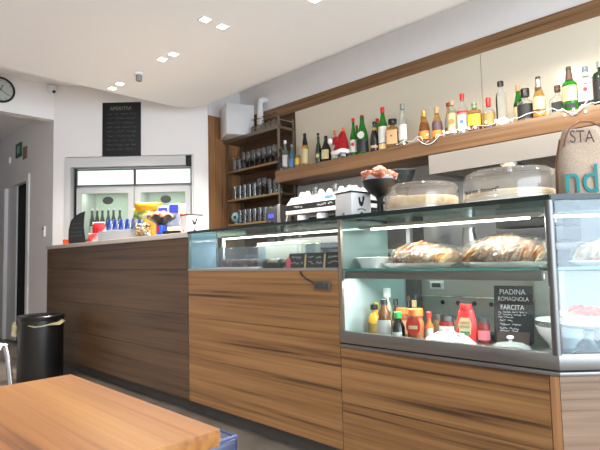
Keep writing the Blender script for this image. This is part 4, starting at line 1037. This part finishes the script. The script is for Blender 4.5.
tray('clear tray under the right wrapped sandwiches', (2.035, .825, UZ), -90, .38, .2)
sandwiches('right film-wrapped package of toasted flatbread sandwiches beside the corner post', (2.035, .835, UZ+.006), -88, .34, .17, .128, 2, 9)
t = thing('serving_dish', 'white oval serving dish at the left of the glass shelf', 'dish', (1.98, 1.452, UZ))
part('dish', lathe(BM(), [(0, 0), (.055, 0), (.078, .045), (.084, .05), (.08, .052), (.072, .045), (.052, .006), (0, .006)], 30, 2.6, 1, 1.0), PORC, t)
t = thing('round_plate', 'round white plate on the glass shelf behind the chamfered glass', 'plate', (2.15, .51, UZ))
part('plate', lathe(BM(), [(0, 0), (.08, 0), (.12, .016), (.118, .02), (.078, .005), (0, .005)], 32), PORC, t)
sandwiches('small film-wrapped bread package on the plate behind the chamfered glass', (2.15, .51, UZ+.008), -45, .22, .15, .085, 3, 6)

# ================================================================== IN THE SANDWICH CASE, DECK
DZ = .62
def sauce(name, label, loc, h, r, prof, bodym, capm, capz, lab=None, rz=-80, sq=2, sy=1.0, capr=.5, extra=None, cat='bottle'):
    t = thing(name, label, cat, loc, rz)
    part('body', lathe(BM(), [(a*r, z*h) for a, z in prof], 22, sq, 1, sy), bodym, t)
    part('cap', lathe(BM(), [(0, capz*h), (capr*r, capz*h), (capr*r*.96, h*.99), (capr*r*.85, h), (0, h)], 18), capm, t)
    if lab:
        z0, z1, c, ha = lab
        part('label', lathe(BM(), [(r*1.012*max(a for a, zz in prof), z0*h), (r*1.012*max(a for a, zz in prof), z1*h)], 14, sq, 1, sy, a0=R(-90-ha), a1=R(-90+ha)), c, t)
    return t
BODY = [(0, 0), (.94, 0), (1, .03), (1, .5), (.8, .62), (.42, .74), (.36, .86), (0, .86)]
JAR = [(0, 0), (.95, 0), (1, .05), (1, .68), (.85, .78), (.85, .8), (0, .8)]
SQZ = [(0, 0), (.8, 0), (.92, .06), (1, .4), (.94, .62), (.6, .78), (.4, .84), (0, .84)]
sauce('sauce_bottle', 'yellow-brown mustard bottle at the left of the sauces', (2.02, 1.487, DZ), .152, .032, BODY, mat('mustard_body', (206, 146, 32), .3), BLACK, .84, (.1, .42, LC['olive'], 60), capr=.6)
sauce('dressing_bottle', 'tall amber dressing bottle with pale paper label and black cap', (1.945, 1.375, DZ), .188, .0345, [(0, 0), (.94, 0), (1, .03), (.98, .42), (.8, .56), (.86, .66), (.5, .78), (.42, .9), (0, .9)], mat('dressing_brown', (104, 62, 24), .15, spec=.7), BLACK, .88, (.06, .5, LC['white'], 80), capr=.5)
sauce('soy_bottle', 'black soy sauce bottle with a green cap', (1.925, 1.287, DZ), .136, .0295, BODY, G_BLACK, mat('cap_bright_green', (40, 170, 70), .4), .8, (.12, .36, LC['white'], 55), capr=.62)
t = sauce('barbecue_bottle', 'brown sauce squeeze bottle with round red label and orange cap', (1.95, 1.212, DZ), .152, .0395, SQZ, mat('bbq_brown', (150, 84, 40), .3), CC['orange'], .80, None, sy=.7, capr=.86)
u = cyl(BM(), 0, 0, 0, .003, .033, 28); u.transform(Matrix.Translation((0, -.0295, .078)) @ Matrix.Rotation(R(90), 4, 'X') @ Matrix.Diagonal((1, 1.2, 1, 1))); part('label', u, mat('bbq_red', (184, 48, 34), .4), t)
u = slabxz(BM(), [(-.02, .066), (.02, .066), (.02, .08), (-.02, .08)], -.0335, -.0324); part('label_band', u, LC['cream'], t)
sauce('hot_sauce_bottle', 'small orange hot sauce bottle with a red cap', (1.97, 1.156, DZ), .138, .0185, [(0, 0), (.95, 0), (1, .04), (1, .56), (.5, .68), (.42, .84), (0, .84)], mat('hot_orange', (206, 96, 34), .25), RED, .82, (.12, .5, LC['white'], 70), capr=.62)
t = sauce('ketchup_bottle', 'red ketchup squeeze bottle with a shield label', (1.985, .99, DZ), .179, .040, [(0, 0), (.72, 0), (.86, .05), (1, .35), (1, .56), (.92, .72), (.72, .86), (.6, .9), (0, .9)], RED, mat('ketchup_cap', (190, 22, 22), .4), .88, None, sy=.62, capr=.62)
part('label', slabxz(BM(), [(-.026, .10), (-.022, .06), (0, .042), (.022, .06), (.026, .10), (.018, .125), (-.018, .125)], -.0282, -.024), LC['cream'], t)
part('label_band', slabxz(BM(), [(-.02, .052), (.02, .052), (.02, .07), (-.02, .07)], -.0288, -.0282), LC['green'], t)
text('lettering', 'TOMATO', .0105, LC['red'], t, (0, -.0287, .105)); text('lettering', 'KETCHUP', .009, BLACK, t, (0, -.0287, .088))
sauce('spread_jar', 'glass jar with steel lid and red-white label left of the ketchup', (2.08, 1.132, DZ), .116, .0335, JAR, mat('jam_red', (120, 38, 34), .2), STEELD, .8, (.14, .6, LC['white'], 80), capr=.92, cat='jar')
sauce('spread_jar', 'glass jar with dark lid and pink label right of the ketchup', (2.14, .988, DZ), .11, .027, JAR, mat('jam_red', (120, 38, 34), .2), DGREY, .8, (.12, .5, mat('label_pink', (206, 110, 120), .6), 80), capr=.92, cat='jar')
sauce('mayonnaise_bottle', 'bottle with tall white cap behind the dressing bottle', (2.12, 1.478, DZ), .226, .024, BODY, mat('mayo', (220, 214, 190), .3), WPLAST, .8, None, capr=.82)
sauce('brown_sauce_bottle', 'dark brown bottle with black cap behind the soy sauce', (2.10, 1.415, DZ), .176, .021, BODY, G_BROWN, BLACK, .84, (.1, .4, LC['tan'], 60), capr=.6)
sauce('brown_sauce_bottle', 'slim dark bottle with brown cap behind the brown squeeze bottle', (2.15, 1.375, DZ), .19, .02, BODY, G_BLACK, CC['brown'], .86, None, capr=.55)
sauce('oil_bottle', 'small oil bottle with pale cork behind the brown squeeze bottle', (2.12, 1.322, DZ), .172, .02, BODY, G_AMB, CC['tan'], .8, None, capr=.6)
sauce('paste_jar', 'jar with an orange lid behind the soy sauce bottle', (2.05, 1.345, DZ), .14, .031, JAR, mat('paste_red', (140, 60, 30), .3), CC['orange'], .8, (.15, .6, LC['tan'], 80), capr=.95, cat='jar')
sauce('yellow_tub', 'yellow-capped bottle at the back left of the sauces', (2.09, 1.525, DZ), .155, .018, BODY, mat('tub_yellow', (222, 190, 60), .4), mat('cap_yellow', (226, 190, 40), .4), .78, None, capr=.7)
sauce('spice_jar', 'short steel-lidded jar behind the hot sauce bottle', (2.2, 1.24, DZ), .10, .026, JAR, mat('spice', (140, 110, 80), .4), STEEL, .8, None, capr=.95, cat='jar')
sauce('spice_jar', 'short steel-lidded jar behind the left of the ketchup', (2.22, 1.14, DZ), .10, .024, JAR, mat('spice2', (160, 130, 110), .4), STEEL, .8, None, capr=.95, cat='jar')
single('black_shelf_tray', box(BM(), -.045, .045, -.09, .09, 0, .03, .004), BLACKM, 'low black tray behind the ketchup bottle', 'tray', (2.23, 1.02, DZ))
t = thing('napkin_pack', 'crumpled white plastic pack of napkins lying before the ketchup', 'napkins', (1.905, 1.03, DZ), -90)
nb = BM(); bmesh.ops.create_grid(nb, x_segments=20, y_segments=12, size=1)
for v in nb.verts:
    e = (1-abs(v.co.x)**3)*(1-abs(v.co.y)**3)
    v.co = Vector((v.co.x*.13, v.co.y*.046, .004+e*(.062+.02*noise.noise(v.co*4))))
part('pack', nb, mat('pack_white', (226, 232, 236), .25), t, 180); part('print', box(BM(), .03, .06, -.02, .02, .058, .066, .003), mat('print_blue', (170, 200, 210), .4), t)
t = thing('menu_chalkboard', 'small black chalkboard listing piadina fillings inside the case', 'chalkboard', (2.17, .872, DZ+.012), -80, None, (R(-9), 0))
part('board', box(BM(), -.079, .079, -.004, .004, -.0, .236, .002), SLATE, t)
part('foot', box(BM(), -.065, .065, -.02, .06, -.012, .004), mat('board_foot', (58, 44, 36), .6), t); part('stand', box(BM(), -.065, .065, -.014, -.004, 0, .04), MATS['board_foot'], t)
CH = CHALK
text('heading', 'PIADINA', .032, CH, t, (-.003, -.0046, .208), sx=.86); text('heading', 'ROMAGNOLA', .026, CH, t, (0, -.0046, .178), sx=.76); text('heading', 'FARCITA', .029, CH, t, (-.004, -.0046, .142), sx=.84)
scribble('chalk_writing', [(-.062, .055, 0.122, .007), (-.062, .05, 0.111, .007), (-.062, -.0, 0.101, .007), (-.055, .0, 0.087, .009), (-.055, .03, 0.070, .009), (-.055, .03, 0.054, .009), (-.055, .02, 0.043, .008), (-.05, .06, 0.031, .006)], CH, t, -.0046, .0016, 31)
t = thing('glass_cover', 'clear glass lid with knob lying on the case deck', 'lid', (2.03, .83, DZ))
part('lid', lathe(BM(), [(.079, .0), (.08, .006), (.072, .018), (.045, .032), (0, .036)], 32), thin('lid_glass', (236, 240, 240), 1.8, .03, .5), t)
part('rim', lathe(BM(), [(.078, 0), (.08, .003), (.078, .006), (.074, .004)], 32), STEEL, t); part('knob', lathe(BM(), [(0, .034), (.007, .034), (.007, .042), (.014, .048), (.012, .056), (0, .058)], 16), PORC, t)
t = thing('deep_bowl', 'white deep bowl behind the corner post', 'bowl', (2.23, .70, DZ))
part('bowl', lathe(BM(), [(0, 0), (.05, 0), (.055, .012), (.085, .05), (.098, .085), (.094, .085), (.08, .052), (.05, .02), (0, .016)], 32), PORC, t)
t = thing('round_plate', 'white flat plate laid over the deep bowl behind the corner post', 'plate', (2.23, .70, DZ+.0855))
part('plate', lathe(BM(), [(0, 0), (.06, 0), (.098, .022), (.096, .026), (.058, .006), (0, .006)], 32), PORC, t)
t = thing('cake_stand', 'white pedestal cake stand behind the chamfered glass', 'stand', (2.10, .565, DZ))
part('plate', lathe(BM(), [(0, .105), (.1, .108), (.122, .122), (.12, .127), (.1, .114), (0, .112)], 36), PORC, t)
part('pedestal', lathe(BM(), [(.065, 0), (.06, .008), (.03, .03), (.018, .06), (.02, .09), (.05, .107)], 30), thin('pedestal_glass', (226, 232, 236), 1.6, .04, .35), t)
t = thing('scalloped_dish', 'white scalloped dish on the cake stand', 'dish', (2.10, .565, DZ+.1135))
part('dish', lathe(BM(), [(0, 0), (.07, 0), (.104, .036), (.112, .04), (.108, .042), (.07, .006), (0, .006)], 40, wob=.02), PORC, t)
for k in range(5):
    a = k*1.3
    single('fritter', blob(BM(), (0, 0, 0), (.036, .033, .026), .3, 3, 3, k+60), mottled('fritter_orange', [(.35, (150, 58, 24)), (.6, (198, 98, 48)), (.75, (222, 150, 104))], 20, .5), 'orange-brown fritter in the dish on the cake stand', 'fritter', (2.10+.036*math.cos(a), .565+.036*math.sin(a), DZ+.148+.012*(k % 2)), k*33, 'fritters on the cake stand')

# ================================================================== TABLE, CHAIRS, BIN
t = thing('cafe_table', 'square beech cafe table in the left foreground', 'table', (.160, 1.028, 0))
tb_ = BM(); box(tb_, -.358, .358, -.322, .322, .69, .72, .005)
part('tabletop', tb_, WOODT, t)
part('edge_band', box(BM(), -.354, .354, -.3215, -.3185, .694, .716), wood('table_edge_daylit', (120, 92, 72), (160, 130, 106), (184, 156, 130)), t)  # near edge coloured greyish-light for the daylight falling on it
part('column', cyl(BM(), 0, 0, .03, .69, .035, 20), BLACKM, t); part('base', lathe(BM(), [(0, 0), (.15, 0), (.15, .012), (.05, .03), (0, .032)], 32), BLACKM, t)
part('bracket', box(BM(), -.18, .18, -.03, .03, .675, .69), BLACKM, t)
t = thing('tub_chair', 'dark navy leather low-backed chair pushed against the table', 'chair', (.478, 1.063, 0))
part('seat', box(BM(), -.22, .10, -.21, .21, .36, .45, .03, 3), NAVY, t)
part('backrest', box(BM(), .085, .175, -.235, .21, .36, .645, .012, 3), NAVY, t)
part('piping_highlight', tube(BM(), [(.095, -.23, .643), (.168, -.23, .643), (.168, .2, .643)], .005), NAVYP, t)  # piping in lighter blue, the backrest's thin highlight put into its colour
for x in (-.14, .13):
    for y in (-.17, .17): part('leg', cyl(BM(), x, y, 0, .37, .018, 14, .024), BLACKM, t)
# chrome chair
t = thing('chrome_chair', 'chair with a bent chrome tube back at the left edge of the photo', 'chair', (.22, 1.98, 0))
for s, nm in ((.295, 'r'), (-.13, 'l')):
    part('frame', tube(BM(), [(s-.16, .36, 0), (s-.15, .30, .40), (s-.13, .06, .45), (s-.1, .0, .47), (s-.04, -.02, .62), (s-.015, -.02, .70), (s, -.02, .735), (s+.012, -.02, .728), (s+.022, -.02, .69), (s+.045, -.02, .45), (s+.07, -.02, 0)], .010, 12), CHROME, t)
part('seat', box(BM(), -.24, .24, .02, .40, .455, .49, .012), BLACKM, t)
part('backrest', box(BM(), -.16, .20, -.015, .0, .6, .7, .006), BLACKM, t)
# bin
t = thing('waste_bin', 'black cylindrical bin with bag ends knotted over the rim', 'bin', (1.555, 4.745, 0))
BINM = mat('bin_black', (12, 12, 13), .33)
part('body', lathe(BM(), [(0, 0), (.178, 0), (.182, .01), (.182, .54), (.176, .54), (.174, .02), (0, .015)], 40), BINM, t)
part('lid', lathe(BM(), [(.183, .53), (.187, .535), (.187, .565), (.18, .572), (.15, .566), (.13, .556), (.13, .54), (.17, .535)], 40), BINM, t)
BAGM = thin('bag_film', (222, 214, 180), 1.0, .2, .5, (206, 198, 160))
def strip(pts, w, m, name):
    bm = BM(); prev = None
    for i, p in enumerate(pts):
        p = Vector(p); q = Vector(pts[min(i+1, len(pts)-1)])-Vector(pts[max(i-1, 0)])
        n = q.cross(Vector((-.71, -.7, 0))).normalized()*w[i]/2
        cur = [bm.verts.new(p+n+Vector((-.004, -.004, 0))), bm.verts.new(p-n+Vector((-.004, -.004, 0))), bm.verts.new(p-n), bm.verts.new(p+n)]
        if prev:
            for k in range(4): bm.faces.new((prev[k], prev[(k+1) % 4], cur[(k+1) % 4], cur[k]))
        else: bm.faces.new(cur)
        prev = cur
    bm.faces.new(prev[::-1])
    return part(name, bm, m, t)
def rim(a, z, r=.200): return (r*math.cos(R(a)), r*math.sin(R(a)), z)
strip([rim(178, .515), rim(170, .50), rim(160, .46), rim(152, .42), rim(148, .39)], [.03, .05, .05, .045, .06], mat('bag_knot', (196, 188, 152), .5), 'bag_knot')
strip([rim(160, .40, .205), rim(168, .45, .205), rim(184, .49, .205)], [.05, .03, .04], MATS['bag_knot'], 'bag_knot')
strip([rim(222, .50, .19), rim(238, .487, .19), rim(255, .49, .19), rim(275, .50, .19), rim(300, .50, .192), rim(316, .525, .194)], [.006, .014, .01, .014, .03, .055], BAGM, 'bag_edge')

# ================================================================== LIGHT, CAMERA
wd = bpy.data.worlds.new('World'); S.world = wd; wd.use_nodes = True
bgn = wd.node_tree.nodes['Background']; bgn.inputs['Color'].default_value = (.75, .87, 1, 1); bgn.inputs['Strength'].default_value = 1.2
area('window_daylight', (.9, -2.45, 1.35), (90, 0, 0), 5.6, 2.2, 95, (.74, .87, 1))
cam = bpy.data.cameras.new('Camera'); co = bpy.data.objects.new('Camera', cam); COL.objects.link(co)
S.camera = co; cam.sensor_width = 36; cam.lens = 500*36/600; cam.clip_start = .02
y, p, r = R(45.5), R(3.97), R(-1.335)
F = Vector((math.sin(y)*math.cos(p), math.cos(y)*math.cos(p), math.sin(p))); Rt = Vector((math.cos(y), -math.sin(y), 0)); Up = Rt.cross(F)
r0 = Rt*math.cos(r)+Up*math.sin(r); u0 = -Rt*math.sin(r)+Up*math.cos(r)
co.matrix_world = Matrix(((r0.x, u0.x, -F.x, 0), (r0.y, u0.y, -F.y, 0), (r0.z, u0.z, -F.z, 1.0), (0, 0, 0, 1)))
S.view_settings.view_transform = 'Standard'; S.view_settings.look = 'None'
S.view_settings.exposure = 1.52; S.view_settings.gamma = 1
try: S.view_settings.use_curve_mapping = False
except Exception: pass
try:
    S.cycles.max_bounces = 10; S.cycles.diffuse_bounces = 5; S.cycles.transparent_max_bounces = 32; S.cycles.transmission_bounces = 6
    S.cycles.caustics_reflective = False; S.cycles.caustics_refractive = False; S.cycles.sample_clamp_indirect = 4
except Exception: pass
